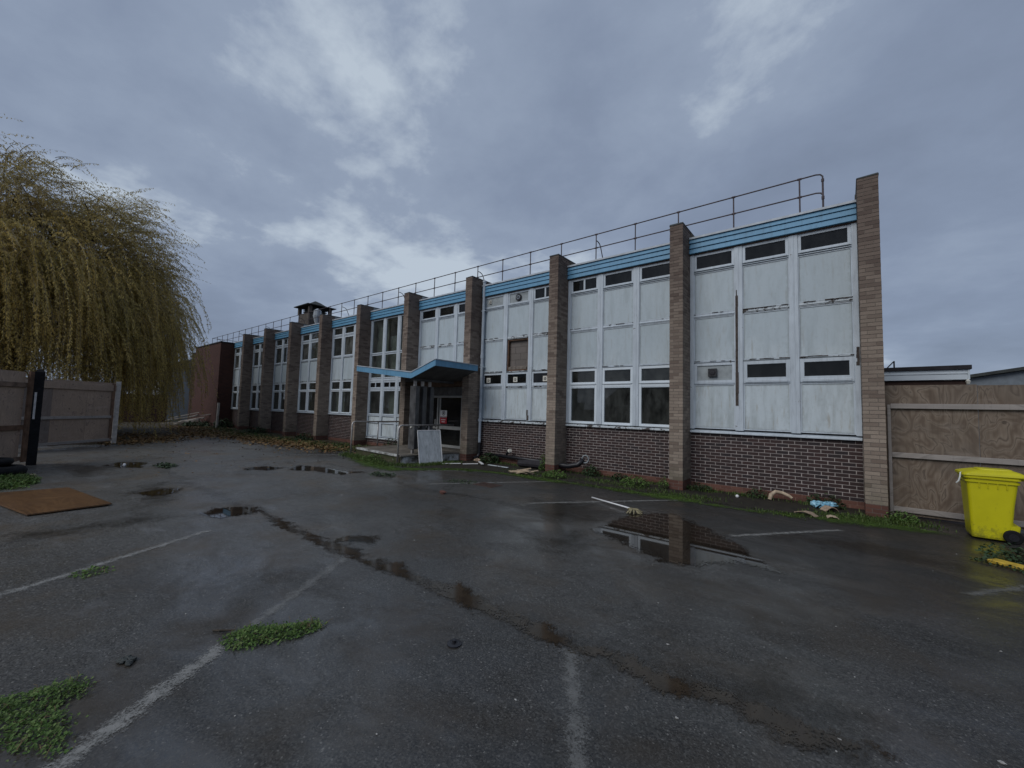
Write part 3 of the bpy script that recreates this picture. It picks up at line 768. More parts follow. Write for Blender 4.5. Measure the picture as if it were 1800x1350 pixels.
def window(x0, x1, z0, z1, w=0.055, frame="white paint", glass="dark glass", split=0, bottom=None, y=None):
    """sash frame as the part, its pane(s) as sub-parts"""
    y0 = G - 0.012 if y is None else y
    y1 = YB
    wb = bottom or w
    mb = MB()
    mb.box(x0, x0 + w, y0, y1, z0, z1); mb.box(x1 - w, x1, y0, y1, z0, z1)
    mb.box(x0 + w, x1 - w, y0 + 0.001, y1, z0, z0 + wb); mb.box(x0 + w, x1 - w, y0 + 0.001, y1, z1 - w, z1)
    mb.box(x0 + w * 0.6, x1 - w * 0.6, y0 - 0.022, y0 + 0.02, z0 - 0.004, z0 + wb * 0.45)
    panes = [(x0 + w, x1 - w)]
    if split:
        xm = (x0 + x1) / 2
        mb.box(xm - 0.028, xm + 0.028, y0, y1, z0 + wb, z1 - w)
        panes = [(x0 + w, xm - 0.028), (xm + 0.028, x1 - w)]
    o = bevel(obj("window", mb, frame, B), 0.004, 1)
    for a, b in panes:
        g_ = MB(); g_.box(a - 0.004, b + 0.004, y0 + 0.032, y0 + 0.038, z0 + wb - 0.004, z1 - w + 0.004)
        obj("pane", g_, glass, o)
    return o
def rail(x0, x1, z0, z1, mat="white paint", y=G - 0.014):
    mb = MB()
    mb.box(x0, x1, y, YB, z0, z1)
    mb.box(x0 + 0.004, x1 - 0.004, y - 0.016, y + 0.02, z0 + (z1 - z0) * 0.30, z0 + (z1 - z0) * 0.55)
    return bevel(obj("rail", mb, mat, B), 0.004, 1)
def upright(x0, x1, z0, z1, mat="white paint", y=YM):
    mb = MB(); mb.box(x0, x1, y, YB + 0.02, z0, z1)
    w = x1 - x0
    if w > 0.12:
        mb.box(x0 + w * 0.42, x1 - w * 0.42, y - 0.006, y + 0.02, z0, z1)
    return bevel(obj("mullion", mb, mat, B), 0.005, 1)
def fan(x, z, r=0.085, square=0.0, plate="vent dark", y=G - 0.02, name="extractor_fan"):
    mb = MB()
    if square:
        mb.box(x - square, x + square, y - 0.03, y + 0.01, z - square, z + square)
    n = 14
    for rr, mi, yy in ((r, 1, y - 0.034), (r * 0.62, 0, y - 0.046), (r * 0.3, 1, y - 0.05)):
        mb.tube([(x, y, z), (x, yy, z)], rr, n, mi)
    return bevel(obj(name, mb, [plate, "vent dark"] if plate != "vent dark" else ["steel cladding" if not square else "vent dark", "felt roof"], B), 0.004, 1)

JW, MW = 0.095, 0.170
def rotten_edge(x0, x1, z, amt=1.0, y=G - 0.034):
    """flaked black timber showing along the lower edge of a panel"""
    mb = MB(); x = x0
    while x < x1 - 0.02:
        w = random.uniform(0.03, 0.16); e = min(x + w, x1)
        if random.random() < 0.72 * amt:
            h = random.uniform(0.006, 0.022) * amt; h2 = random.uniform(0.004, 0.022) * amt; s_ = random.uniform(-.004, .006)
            mb.hexa([(x, y, z - h + s_), (e, y, z - h2 + s_), (e, G + 0.02, z - h2 + s_), (x, G + 0.02, z - h + s_), (x, y, z + s_), (e, y, z + s_), (e, G + 0.02, z + s_), (x, G + 0.02, z + s_)])
        x = e
    if mb.v:
        obj("rotten_edge", mb, "exposed timber", B)
def columns(i):
    a, b = xl(i), xr(i)
    w = (b - a - 2 * JW - 2 * MW) / 3
    return [(a + JW + k * (w + MW), a + JW + k * (w + MW) + w) for k in range(3)]
def uprights(i, z0, z1, mat="white paint", special=None):
    a, b = xl(i), xr(i); c = columns(i)
    upright(a + 0.002, a + JW, z0, z1, mat); upright(b - JW, b - 0.002, z0, z1, mat)
    upright(c[0][1], c[1][0], z0, z1, mat); upright(c[1][1], c[2][0], z0, z1, mat)
def sill(i, z0=SILL, z1=1.44, mat="white paint", proj=0.055):
    mb = MB()
    mb.hexa([(xl(i) + 0.003, G - proj, z0), (xr(i) - 0.003, G - proj, z0), (xr(i) - 0.003, YB + 0.03, z0), (xl(i) + 0.003, YB + 0.03, z0),
             (xl(i) + 0.003, G - proj + 0.004, z0 + 0.045), (xr(i) - 0.003, G - proj + 0.004, z0 + 0.045), (xr(i) - 0.003, YB + 0.03, z1), (xl(i) + 0.003, YB + 0.03, z1)])
    return bevel(obj("sill", mb, mat, B), 0.006, 1)
for i in range(10):                              # three fascia boards and the edge trim of each bay
    for k in range(3):
        z1 = 6.222 - k * 0.132; z0 = z1 - 0.128
        mb = MB(); a, b = xl(i) + 0.003, xr(i) - 0.003
        tilt = random.uniform(-0.004, 0.004)
        mb.hexa([(a, G - 0.100 + tilt, z0), (b, G - 0.100 - tilt, z0), (b, G - 0.03, z0), (a, G - 0.03, z0), (a, G - 0.072 + tilt, z1), (b, G - 0.072 - tilt, z1), (b, G - 0.03, z1), (a, G - 0.03, z1)])
        bevel(obj("fascia_board", mb, "blue paint", B), 0.004, 1)
    mb = MB(); mb.box(a, b, G - 0.115, G + 0.06, 6.226, 6.248); mb.box(a, b, G - 0.115, G - 0.105, 6.20, 6.226)
    obj("roof_edge", mb, "trim metal", B)
    mb = MB(); mb.box(a, b, G - 0.028, G + 0.06, 5.80, 6.224)
    obj("fascia_backing", mb, "dark timber", B)

# bays with cladding panels up to the roof (0, 1, 2, 3)
def upper_panels(i, panel_b=(True, True, True), railmats=None):
    c = columns(i)
    for k, (a, b) in enumerate(c):
        panel(a + 0.022, b - 0.022, 4.283, 5.303)
        m = (railmats or {}).get(k, "white paint")
        rail(a, b, 5.318, 5.350, "white paint")
        rail(a, b, 4.182, 4.268, m)
        if panel_b[k]:
            panel(a + 0.022, b - 0.022, 3.10, 4.170)
        rail(a, b, 3.056, 3.088, m)
        mb = MB()
        beads(mb, a, b, 4.276, 5.310, 0.018, G - 0.004, G + 0.03)
        if panel_b[k]:
            beads(mb, a, b, 3.094, 4.176, 0.018, G - 0.004, G + 0.03)
        obj("bead", mb, "white paint", B)
        am = {0: (0.35, 1.0, 1.0), 1: (0.5, 0.6, 0.35), 2: (0.9, 0.7, 0.5), 3: (0.8, 0.8, 0.4)}[i][k]
        rotten_edge(a, b, 4.279, am); rotten_edge(a, b, 3.096, am * 0.9)
# bay 0
c = columns(0)
uprights(0, 1.44, 5.80)
upper_panels(0, railmats={0: "white paint", 1: "peeling paint", 2: "peeling paint"})
for k, (a, b) in enumerate(c):
    window(a, b, 5.374, 5.80, 0.06, "white paint", "dark glass")
    if k == 0:
        p_ = panel(a + 0.065, b - 0.065, 2.63, 2.99, G + 0.012, "board grey")
        window_frame = MB(); beads(window_frame, a, b, 2.56, 3.05, 0.066, G - 0.012, YB)
        bevel(obj("window", window_frame, "white paint", B), 0.004, 1)
        fan((a + b) / 2 - 0.03, 2.81, 0.075, 0.098)
    else:
        window(a, b, 2.56, 3.05, 0.08, "white paint", "dark glass", bottom=0.11)
    rail(a, b, 2.528, 2.556, "white paint")
    panel(a + 0.022, b - 0.022, 1.492, 2.508)
    mb = MB(); beads(mb, a, b, 1.462, 2.526, 0.026, G - 0.006, G + 0.03)
    obj("bead", mb, "white paint", B)
sill(0)
mb = MB()                                           # strip of bare timber where a mullion cover has split away
xx = c[0][1] + 0.045
zs_ = [2.02, 2.3, 2.8, 3.3, 3.9, 4.35, 4.62, 4.75]
for j in range(len(zs_) - 1):
    w0 = 0.03 if zs_[j] < 4.4 else 0.012
    mb.box(xx - w0 + random.uniform(-.006, .006), xx + w0 + random.uniform(-.008, .008), YM - 0.009, YM + 0.01, zs_[j], zs_[j + 1] + 0.002 - 0.004 * (j % 2))
obj("bare_timber_strip", mb, "exposed timber", B)["label"] = "dark bare timber strip along the split mullion"
mb = MB()
for j in range(5):
    z0 = 2.86 + j * 0.075
    mb.box(xr(0) - 0.05 - random.uniform(0, .02), xr(0) - 0.012, YM - 0.009, YM + 0.01, z0, z0 + 0.074)
obj("rotten_patch", mb, "exposed timber", B)
# bay 1
c = columns(1)
uprights(1, 1.44, 5.80)
upper_panels(1, railmats={0: "white paint", 1: "white paint", 2: "white paint"})
for k, (a, b) in enumerate(c):
    window(a, b, 5.374, 5.80, 0.06, "white paint", "dark glass", split=(k == 0))
    window(a, b, 2.585, 3.05, 0.07, "upvc", "glass")
    window(a, b, 1.44, 2.575, 0.07, "upvc", "glass")
    rail(a + 0.07, b - 0.07, 2.47, 2.505, "upvc", G - 0.002)
sill(1, mat="peeling paint")
# bay 2
c = columns(2)
uprights(2, 1.44, 5.80)
upper_panels(2, (True, False, True), railmats={0: "peeling paint", 1: "peeling paint", 2: "peeling paint"})
for k, (a, b) in enumerate(c):
    if k < 2:
        frame_ = MB(); beads(frame_, a, b, 5.374, 5.80, 0.06, G - 0.012, YB)
        bevel(obj("window", frame_, "white paint", B), 0.004, 1)
        panel(a + 0.064, b - 0.064, 5.438, 5.738, G + 0.012, "board grey")
    else:
        window(a, b, 5.374, 5.80, 0.06, "white paint", "dark glass", split=1)
    window(a, b, 2.58, 3.04, 0.06, "white paint", "dark glass", bottom=0.10)
    rail(a, b, 2.528, 2.572, "peeling paint")
    panel(a + 0.022, b - 0.022, 1.492, 2.508)
    mb = MB(); beads(mb, a, b, 1.462, 2.526, 0.026, G - 0.006, G + 0.03)
    obj("bead", mb, "white paint", B)
    fan(a + 0.30 + 0.12 * k, 2.80, 0.05, 0.085, "vent white", G - 0.016)
fan((c[1][0] + c[1][1]) / 2, 5.585, 0.12, 0.0, y=G - 0.002)
fan(c[0][0] + 0.25, 5.60, 0.05, 0.06, "vent white", G + 0.002, "extractor_vent")
sill(2, mat="peeling paint")
a, b = c[1]                                        # the missing panel: bare blockwork and brown frame
op = MB(); beads(op, a + 0.002, b - 0.002, 3.092, 4.178, 0.05, G + 0.02, G + 0.14)
opening = obj("opening_frame", op, "stained timber", B)
bk = MB(); bk.box(a + 0.052, b - 0.052, G + 0.126, G + 0.25, 3.09, 4.18)
backing = obj("blockwork", bk, "dark mortar", B)
z = 3.095
row = 0
while z < 4.15:
    h_ = 0.215 if row else 0.15
    x = a + 0.055 - (0.22 if row % 2 else 0.0)
    while x < b - 0.06:
        p, q = max(x, a + 0.055), min(x + 0.44, b - 0.055)
        if q - p > 0.03:
            brick_piece(backing, "concrete_block", p, q, G + 0.118, G + 0.2, z, min(z + h_, 4.17), "block")
        x += 0.45
    z += h_ + 0.01; row += 1
mb = MB()
for j in range(5):                                  # ledge of broken plaster at the foot of the opening
    x = a + 0.06 + j * 0.155
    mb.hexa([(x, G + 0.02, 3.145), (x + 0.145, G + 0.02, 3.145), (x + 0.145, G + 0.116, 3.145), (x, G + 0.116, 3.145), (x, G + 0.02, 3.20 + random.uniform(0, .05)), (x + 0.145, G + 0.02, 3.20 + random.uniform(0, .05)), (x + 0.145, G + 0.116, 3.27), (x, G + 0.116, 3.27)])
obj("broken_plaster", mb, "dark mortar", B)
mb = MB(); mb.box(c[1][1] + 0.01, c[1][1] + 0.09, YM - 0.008, YM + 0.01, 1.46, 1.62); mb.box(c[1][1] + 0.0, c[1][1] + 0.055, YM - 0.009, YM + 0.01, 1.62, 1.80)
obj("rotten_patch", mb, "exposed timber", B)
# bay 3, above the entrance
c = columns(3)
uprights(3, 2.95, 5.80)
upper_panels(3, railmats={0: "peeling paint", 1: "peeling paint"})
for k, (a, b) in enumerate(c):
    window(a, b, 5.374, 5.80, 0.06, "white paint", "dark glass")
# bay 4, stair windows
c = columns(4)
uprights(4, 0.42, 5.80)
for k, (a, b) in enumerate(c):
    window(a, b, 4.205, 5.80, 0.045, "white paint", "glass")
    window(a, b, 3.06, 4.165, 0.045, "white paint", "glass")
    rail(a, b, 4.165, 4.205); rail(a, b, 2.90, 3.06, "white paint")
    window(a, b, 2.62, 2.90, 0.04, "white paint", "dark glass", split=1)
    rail(a, b, 2.52, 2.62, "white paint")
    window(a, b, 1.42, 2.52, 0.045, "white paint", "glass")
    rail(a, b, 1.34, 1.42)
    panel(a + 0.02, b - 0.02, 1.09, 1.325); rail(a, b, 1.02, 1.075)
    panel(a + 0.02, b - 0.02, 0.47, 1.005); rail(a, b, 0.42, 0.455)
sill(4, 0.34, 0.425, "peeling paint")
# bays 5 to 9
for i in range(5, 10):
    c = columns(i)
    uprights(i, 1.40, 5.80)
    for k, (a, b) in enumerate(c):
        dusty = "dusty glass" if (i + k) % 3 == 0 else "glass"
        window(a, b, 5.37, 5.80, 0.06, "white paint", "glass")
        window(a, b, 4.265, 5.30, 0.07, "white paint", dusty)
        rail(a, b, 5.30, 5.37); rail(a, b, 4.20, 4.265)
        panel(a + 0.015, b - 0.015, 3.10, 4.185)
        rail(a, b, 3.04, 3.085, "peeling paint")
        window(a, b, 2.56, 3.035, 0.06, "upvc", "glass")
        window(a, b, 1.40, 2.55, 0.06, "upvc", "glass")
    sill(i, SILL - 0.03, 1.40)
# curtains behind some of the glass
for i, k, z0, z1 in ((6, 1, 4.3, 5.3), (7, 2, 1.4, 2.4), (5, 0, 1.4, 2.5), (8, 1, 1.4, 2.5), (9, 0, 4.3, 5.2), (4, 0, 3.2, 5.7), (4, 1, 3.2, 5.0), (4, 1, 1.45, 2.4)):
    a, b = columns(i)[k]
    mb = MB(); n = 14
    for j in range(n):
        xa = a + (b - a) * j / n; xb = a + (b - a) * (j + 1) / n
        mb.quad([(xa, G + 0.28 + 0.03 * (j % 2), z0), (xb, G + 0.28 + 0.03 * ((j + 1) % 2), z0), (xb, G + 0.28 + 0.03 * ((j + 1) % 2), z1), (xa, G + 0.28 + 0.03 * (j % 2), z1)])
    obj("curtain", mb, "curtain", B)

# entrance screen in bay 3
E_ = empty("entrance_screen", ((xl(3) + xr(3)) / 2, G, 0.30), B)
mb = MB()
xa, xb = xl(3) + 0.01, xr(3) - 0.01
mb.box(xa, xb, G - 0.02, G + 0.05, 2.19, 2.27); mb.box(xa, xb, G - 0.02, G + 0.05, 0.30, 0.40)
for x in (-13.60, -12.41, -12.27, -11.08, -10.60):
    mb.box(x - 0.035, x + 0.035, G - 0.022, G + 0.05, 0.40, 2.19)
mb.box(-12.235, -11.115, G - 0.015, G + 0.045, 0.98, 1.11); mb.box(-13.56, -12.445, G - 0.015, G + 0.045, 0.98, 1.07)
bevel(obj("door_frame", mb, "alu", E_), 0.004, 1)
for p, q in ((-13.565, -12.445), (-12.235, -11.115), (-11.045, -10.635)):
    g_ = MB(); g_.box(p, q, G + 0.01, G + 0.016, 1.08 if p < -12.3 else 1.112, 2.19); g_.box(p, q, G + 0.01, G + 0.016, 0.40, 0.98)
    obj("door_pane", g_, "dark glass", E_)
mb = MB(); mb.box(-12.50, -12.47, G - 0.07, G - 0.02, 1.05, 1.35)
obj("door_handle", mb, "alu", E_)
mb = MB()
for j in range(14):
    x = xa + (xb - xa) * j / 14
    mb.box(x + 0.004, x + (xb - xa) / 14 - 0.004, G - 0.01, G + 0.05, 2.28, 2.60)
obj("transom_boarding", mb, "dark board", E_)
mb = MB(); mb.box(xa, xb, G - 0.03, G + 0.06, 2.61, 2.94)
obj("header_board", mb, "dark timber", E_)
mb = MB(); mb.box(-12.40, -12.28, G - 0.06, G - 0.024, 0.75, 0.90)
obj("letter_box", mb, "vent white", E_)
mb = MB(); mb.box(-12.235, -11.855, G - 0.030, G - 0.024, 1.47, 1.705); mb.box(-12.235, -11.855, G - 0.030, G - 0.024, 1.20, 1.468, 1)
mb.box(-12.21, -11.88, G - 0.033, G - 0.029, 1.425, 1.465, 0)
for (x0, x1, z0, z1) in ((-12.20, -11.89, 1.432, 1.459),):
    mb.box(x0, x1, G - 0.035, G - 0.032, z0, z1, 2)
mb.tube([(-12.045, G - 0.029, 1.59), (-12.045, G - 0.034, 1.59)], 0.088, 20, 2)
mb.tube([(-12.045, G - 0.033, 1.59), (-12.045, G - 0.036, 1.59)], 0.066, 20, 0)
mb.box(-12.075, -12.015, G - 0.039, G - 0.035, 1.555, 1.595, 2); mb.tube([(-12.045, G - 0.035, 1.615), (-12.045, G - 0.039, 1.615)], 0.024, 12, 2)
for (x0, x1, z) in ((-12.17, -12.10, 1.345), (-12.09, -12.00, 1.345), (-11.99, -11.92, 1.345), (-12.13, -12.06, 1.265), (-12.05, -11.96, 1.265)):
    n_ = max(3, int((x1 - x0) / 0.02))
    for j in range(n_):
        mb.box(x0 + j * (x1 - x0) / n_, x0 + (j + 0.72) * (x1 - x0) / n_, G - 0.033, G - 0.029, z - 0.018, z + 0.018, 0)
obj("warning_sign", mb, ["sign white", "sign red", "sign black"], E_)

# folded entrance canopy ------------------------------------------
PXZ = [(-14.12, 3.07), (-10.89, 2.715), (-9.75, 3.07)]
YC0, YC1 = 8.30, 10.165
K_ = empty("entrance_canopy", (-12.0, YC0, 2.7), B)
def canopy_board(a, b):
    mb = MB()
    mb.hexa([(a[0], YC0, a[1]), (b[0], YC0, b[1]), (b[0], YC0 + 0.03, b[1]), (a[0], YC0 + 0.03, a[1]), (a[0], YC0, a[1] + 0.185), (b[0], YC0, b[1] + 0.185), (b[0], YC0 + 0.03, b[1] + 0.185), (a[0], YC0 + 0.03, a[1] + 0.185)])
    obj("fascia_board", mb, "canopy blue", K_)
canopy_board(PXZ[0], PXZ[1]); canopy_board(PXZ[1], PXZ[2])
mb = MB(); mb.box(-9.752, -9.72, YC0, YC1, 3.07, 3.255); obj("fascia_board", mb, "canopy blue", K_)
mb = MB(); mb.box(-14.15, -14.12, YC0, YC1, 3.07, 3.255); obj("fascia_board", mb, "canopy blue", K_)
mb = MB(); tp = MB()
for (a, b) in ((PXZ[0], PXZ[1]), (PXZ[1], PXZ[2])):
    q = 0.012
    xa_, xb_ = a[0] + (0.001 if a is PXZ[0] else 0), b[0] - (0.003 if b is PXZ[2] else 0)
    mb.hexa([(xa_, YC0 + 0.031, a[1] + q), (xb_, YC0 + 0.031, b[1] + q), (xb_, YC1, b[1] + q), (xa_, YC1, a[1] + q), (xa_, YC0 + 0.031, a[1] + 0.05), (xb_, YC0 + 0.031, b[1] + 0.05), (xb_, YC1, b[1] + 0.05), (xa_, YC1, a[1] + 0.05)])
    tp.hexa([(xa_, YC0 - 0.02, a[1] + 0.187), (xb_, YC0 - 0.02, b[1] + 0.187), (xb_, YC1, b[1] + 0.187), (xa_, YC1, a[1] + 0.187), (xa_, YC0 - 0.02, a[1] + 0.215), (xb_, YC0 - 0.02, b[1] + 0.215), (xb_, YC1, b[1] + 0.215), (xa_, YC1, a[1] + 0.215)])
obj("soffit", mb, "soffit", K_)
obj("canopy_roof", tp, "trim metal", K_)
mb = MB(); mb.box(-9.752, -9.70, YC0 - 0.02, YC1, 3.257, 3.283); obj("edge_trim", mb, "trim metal", K_)
mb = MB(); mb.box(xl(3) + 0.004, xr(3) - 0.004, 10.17, G - 0.035, 2.80, 2.93); obj("canopy_infill", mb, "soffit", K_)
mb = MB(); mb.beam((-10.93, 8.42, 2.69), (-10.93, 10.16, 2.69), 0.12, 0.07); obj("valley_beam", mb, "soffit", K_)
for y in (8.64, 8.95, 9.26):
    mb = MB(); mb.box(-11.14, -11.06, y - 0.04, y + 0.04, 0.27, 2.70)
    p_ = obj("canopy_post", mb, "galvanised", K_)
    mb = MB(); mb.box(-11.25, -10.94, y - 0.075, y - 0.042, 0.42, 2.49); mb.box(-11.25, -11.142, y - 0.041, y + 0.075, 0.42, 2.49); mb.box(-11.058, -10.94, y - 0.041, y + 0.075, 0.42, 2.49)
    bevel(obj("post_casing", mb, "dark board", p_), 0.006, 1)
    mb = MB(); mb.tube([(-11.1, y - 0.076, 1.13), (-11.1, y - 0.11, 1.13)], 0.03, 8); obj("bolt", mb, "vent white", p_)

# downpipe
mb = MB()
px = xl(2) + 0.11; py = G - 0.10
mb.tube([(px, py, 6.38), (px, py, 3.65)], 0.052, 12); mb.tube([(px, py, 3.60), (px, py, 1.42)], 0.052, 12); mb.tube([(px, py, 1.36), (px, py, 0.62)], 0.050, 12)
for z0, z1 in ((3.58, 3.72), (1.34, 1.46), (3.30, 3.38), (6.33, 6.40)):
    mb.tube([(px, py, z0), (px, py, z1)], 0.066, 12)
dp = obj("downpipe", mb, "pipe grey", B, smooth=False)
mb = MB(); mb.tube([(px, py, 0.62), (px, py, 0.22), (px - 0.02, py - 0.06, 0.12), (px - 0.05, py - 0.20, 0.07)], 0.058, 12)
obj("drain_shoe", mb, "black plastic", dp)
for z in (5.3, 3.28, 1.40):
    mb = MB(); mb.box(px - 0.09, px + 0.09, py - 0.03, G - 0.032, z - 0.018, z + 0.018); obj("pipe_bracket", mb, "pipe grey", dp)

# roof railing ----------------------------------------------------
RY = G + 0.25
Rr = empty("roof_railing", (-17, RY, 6.215), B)
posts = [-0.72, -2.06, -3.38, -4.57] + [-5.80 - 1.235 * k for k in range(32)]
posts = [p for p in posts if p > -42.2]
for k, x in enumerate(posts):
    mb = MB(); mb.tube([(x, RY, 6.216), (x, RY, 7.17)], 0.0165, 8)
    for z in (6.75, 7.17):
        mb.tube([(x - 0.04, RY, z), (x + 0.04, RY, z)], 0.026, 8)
    mb.tube([(x, RY, 6.217), (x, RY, 6.24)], 0.05, 8)
    obj("railing_post", mb, "rail metal", Rr)
    if k >= 4 and (k - 4) % 4 == 0:
        mb = MB(); mb.tube([(x, RY, 6.98), (x, RY + 0.10, 6.985), (x, RY + 0.22, 6.95), (x, RY + 0.30, 6.86), (x, RY + 0.62, 6.216)], 0.015, 8)
        obj("railing_stay", mb, "rail metal", Rr)
xe = posts[-1]
def bend(z, drop):
    return [(xe, RY, z), (-0.55, RY, z), (-0.42, RY, z), (-0.34, RY, z - 0.02), (-0.30, RY, z - 0.07), (-0.30, RY, z - drop)]
mb = MB(); mb.tube(bend(7.17, 0.16), 0.0165, 8); obj("top_rail", mb, "rail metal", Rr)
mb = MB(); mb.tube(bend(6.75, 0.12), 0.0165, 8); obj("mid_rail", mb, "rail metal", Rr)
mb = MB(); mb.tube([(-0.30, RY, 6.216), (-0.30, RY, 7.02)], 0.019, 8); mb.tube([(-0.30, RY, 6.98), (-0.30, RY, 7.04)], 0.028, 8); mb.tube([(-0.30, RY, 6.58), (-0.30, RY, 6.65)], 0.028, 8); mb.tube([(-0.30, RY, 6.217), (-0.30, RY, 6.25)], 0.055, 8)
obj("railing_post", mb, "rail metal", Rr)
xw = xe
mb = MB()
for z in (6.75, 7.17):
    mb.tube([(xw, RY, z), (xw, RY + 5, z)], 0.0165, 8)
obj("return_rail", mb, "rail metal", Rr)

# roof turret and cowls -------------------------------------------
T = empty("roof_turret", (-29.3, 13.75, 6.215), B)
mb = MB(); mb.box(-30.15, -28.5, 13.0, 14.5, 6.216, 8.12)
obj("turret_wall", mb, "turret stone", T)
for x, y in ((-30.10, 13.05), (-28.55, 13.05), (-30.10, 14.45), (-28.55, 14.45)):
    mb = MB(); mb.box(x - 0.1, x + 0.1, y - 0.1, y + 0.1, 8.121, 8.62); obj("corner_post", mb, "turret stone", T)
for z in (8.18, 8.30, 8.42, 8.54):
    mb = MB(); mb.box(-29.99, -28.66, 13.22, 14.3, z, z + 0.05); obj("louvre", mb, "slate dark", T)
mb = MB()
def ring(hx, hy, z):
    return [(-29.32 - hx, 13.75 - hy, z), (-29.32 + hx, 13.75 - hy, z), (-29.32 + hx, 13.75 + hy, z), (-29.32 - hx, 13.75 + hy, z)]
mb.loft([ring(1.06, 1.0, 8.63), ring(1.08, 1.02, 8.68), ring(0.82, 0.78, 8.69), ring(0.52, 0.48, 8.84), ring(0.28, 0.26, 9.02), ring(0.03, 0.03, 9.16)])
obj("turret_roof", mb, "slate dark", T)
mb = MB(); ax, ay = -27.35, 13.0
mb.tube([(ax, ay, 6.216), (ax, ay, 7.2)], 0.12, 12); mb.tube([(ax, ay, 7.2), (ax, ay, 7.7), (ax, ay, 7.75)], [0.13, 0.27, 0.27], 12); mb.tube([(ax, ay, 7.76), (ax, ay, 8.05), (ax, ay, 8.2)], [0.24, 0.24, 0.05], 12)
obj("roof_cowl", mb, "cowl white", B)
mb = MB(); ax, ay = -11.5, 13.0
mb.tube([(ax, ay, 6.216), (ax, ay, 7.05)], 0.09, 10); mb.beam((ax - 0.25, ay, 7.05), (ax + 0.25, ay, 7.11), 0.3, 0.08)
obj("roof_cowl", mb, "trim metal", B)

# ------------------------------------------------------------------ entrance platform and handrails
P_ = empty("entrance_platform", (-12.3, 9.4, 0))
tag(P_, "raised concrete entrance platform with flaking white painted edges", "platform")
FP = [(-13.95, 8.34), (-10.86, 8.02), (-10.52, 10.15), (-10.52, 10.19), (-13.95, 10.19)]
def slab(mb, pts, z0, z1, m=0):
    n = len(pts); b = len(mb.v)
    mb.v += [(p[0], p[1], z0) for p in pts] + [(p[0], p[1], z1) for p in pts]
    mb.f.append(tuple(b + n + k for k in range(n))); mb.mi.append(m); mb.tone.append(0)
    for k in range(n):
        k2 = (k + 1) % n
        mb.f.append((b + k, b + k2, b + n + k2, b + n + k)); mb.mi.append(m); mb.tone.append(0)
mb = MB(); slab(mb, FP, 0, 0.225)
bevel(obj("platform_side", mb, "painted concrete", P_), 0.012, 2)
mb = MB(); slab(mb, [(-13.98, 8.31), (-10.83, 7.985), (-10.49, 10.17), (-13.98, 10.18)], 0.226, 0.272); slab(mb, [(xl(3) + .005, 10.2), (xr(3) - .005, 10.2), (xr(3) - .005, G - .03), (xl(3) + .005, G - .03)], 0.0, 0.29)
bevel(obj("platform_top", mb, "concrete top", P_), 0.01, 2)
mb = MB(); mb.hexa([(-13.95, 8.333, 0), (-10.87, 8.013, 0), (-10.87, 8.03, 0), (-13.95, 8.35, 0), (-13.95, 8.333, 0.20), (-10.87, 8.013, 0.20), (-10.87, 8.03, 0.20), (-13.95, 8.35, 0.20)]); obj("platform_front", mb, "mossy concrete", P_)
mb = MB(); mb.beam((-13.9, 8.33, 0.25), (-11.0, 8.03, 0.25), 0.09, 0.062); obj("platform_kerb", mb, "painted concrete", P_)

def handrail(x, y0, y1, z0, label, posts_, yend):
    h = empty("handrail", (x, y0, 0))
    tag(h, label, "handrail", "tubular handrails either side of the entrance platform")
    mb = MB(); mb.tube([(x, y0, z0), (x, y0, 1.10), (x, y0 + 0.03, 1.17), (x, y0 + 0.10, 1.20), (x, yend, 1.20)], 0.028, 10)
    obj("rail_tube", mb, "galvanised", h, smooth=True)
    for y in posts_:
        mb = MB(); mb.tube([(x, y, 0.27), (x, y, 1.18)], 0.022, 10); obj("handrail_post", mb, "galvanised", h, smooth=True)
handrail(-14.03, 8.17, 9.2, 0.0, "galvanised handrail on the far side of the platform, ending at the next pier", [9.25], 10.19)
handrail(-10.93, 7.95, 9.2, 0.0, "galvanised handrail on the near side of the platform, behind the leaning white sheet", [9.15], 10.28)

# leaning sheet ---------------------------------------------------
mb = MB()
bl, br, tl, tr = Vector((-10.37, 8.37, 0.012)), Vector((-10.235, 9.19, 0.012)), Vector((-10.70, 8.50, 1.045)), Vector((-10.55, 9.31, 1.045))
nrm = (br - bl).cross(tl - bl).normalized() * -0.028
mb.hexa([bl, br, br + nrm, bl + nrm, tl, tr, tr + nrm, tl + nrm])
ls = empty("cladding_sheet", (-10.4, 8.8, 0)); tag(ls, "streaked white cladding sheet propped up against the entrance platform", "panel")
obj("sheet", mb, "weathered sheet", ls)
mb = MB(); off = -nrm.normalized() * 0.002
for a, b in ((bl, tl), (br, tr), (tl, tr), (bl, br)):
    mb.beam(a + off * 2, b + off * 2, 0.022, 0.012, up=tuple(nrm.normalized()))
obj("edge_strip", mb, "sign white", ls)

# ------------------------------------------------------------------ hoarding on the right
Hh = empty("plywood_hoarding", (3.0, 10.7, 0)); tag(Hh, "tall plywood hoarding with grey rails behind the yellow wheelie bin", "hoarding")
x = 0.575
for k in range(5):
    mb = MB(); dy = random.uniform(0.0, 0.006)
    mb.box(x + 0.003, x + 1.217, 10.70 + dy, 10.718 + dy, 0.02 + random.uniform(0, .02), 2.44 - (0.0 if k != 1 else 0.015))
    obj("plywood_sheet", mb, "plywood", Hh); x += 1.22
for z0 in (2.0, 1.085, 0.085):
    for a, b in ((0.664, 3.30), (3.305, 6.6)):
        mb = MB(); mb.box(a, b, 10.65, 10.699, z0, z0 + 0.092); bevel(obj("rail", mb, "rail timber", Hh), 0.004, 1)
mb = MB(); mb.box(0.614, 0.662, 10.635, 10.699, 0.01, 2.07); bevel(obj("batten", mb, "rail timber", Hh), 0.004, 1)
for xx in (2.9, 5.3):
    mb = MB(); mb.box(xx, xx + 0.1, 10.72, 10.82, 0, 2.4); obj("fence_post", mb, "rail timber", Hh)

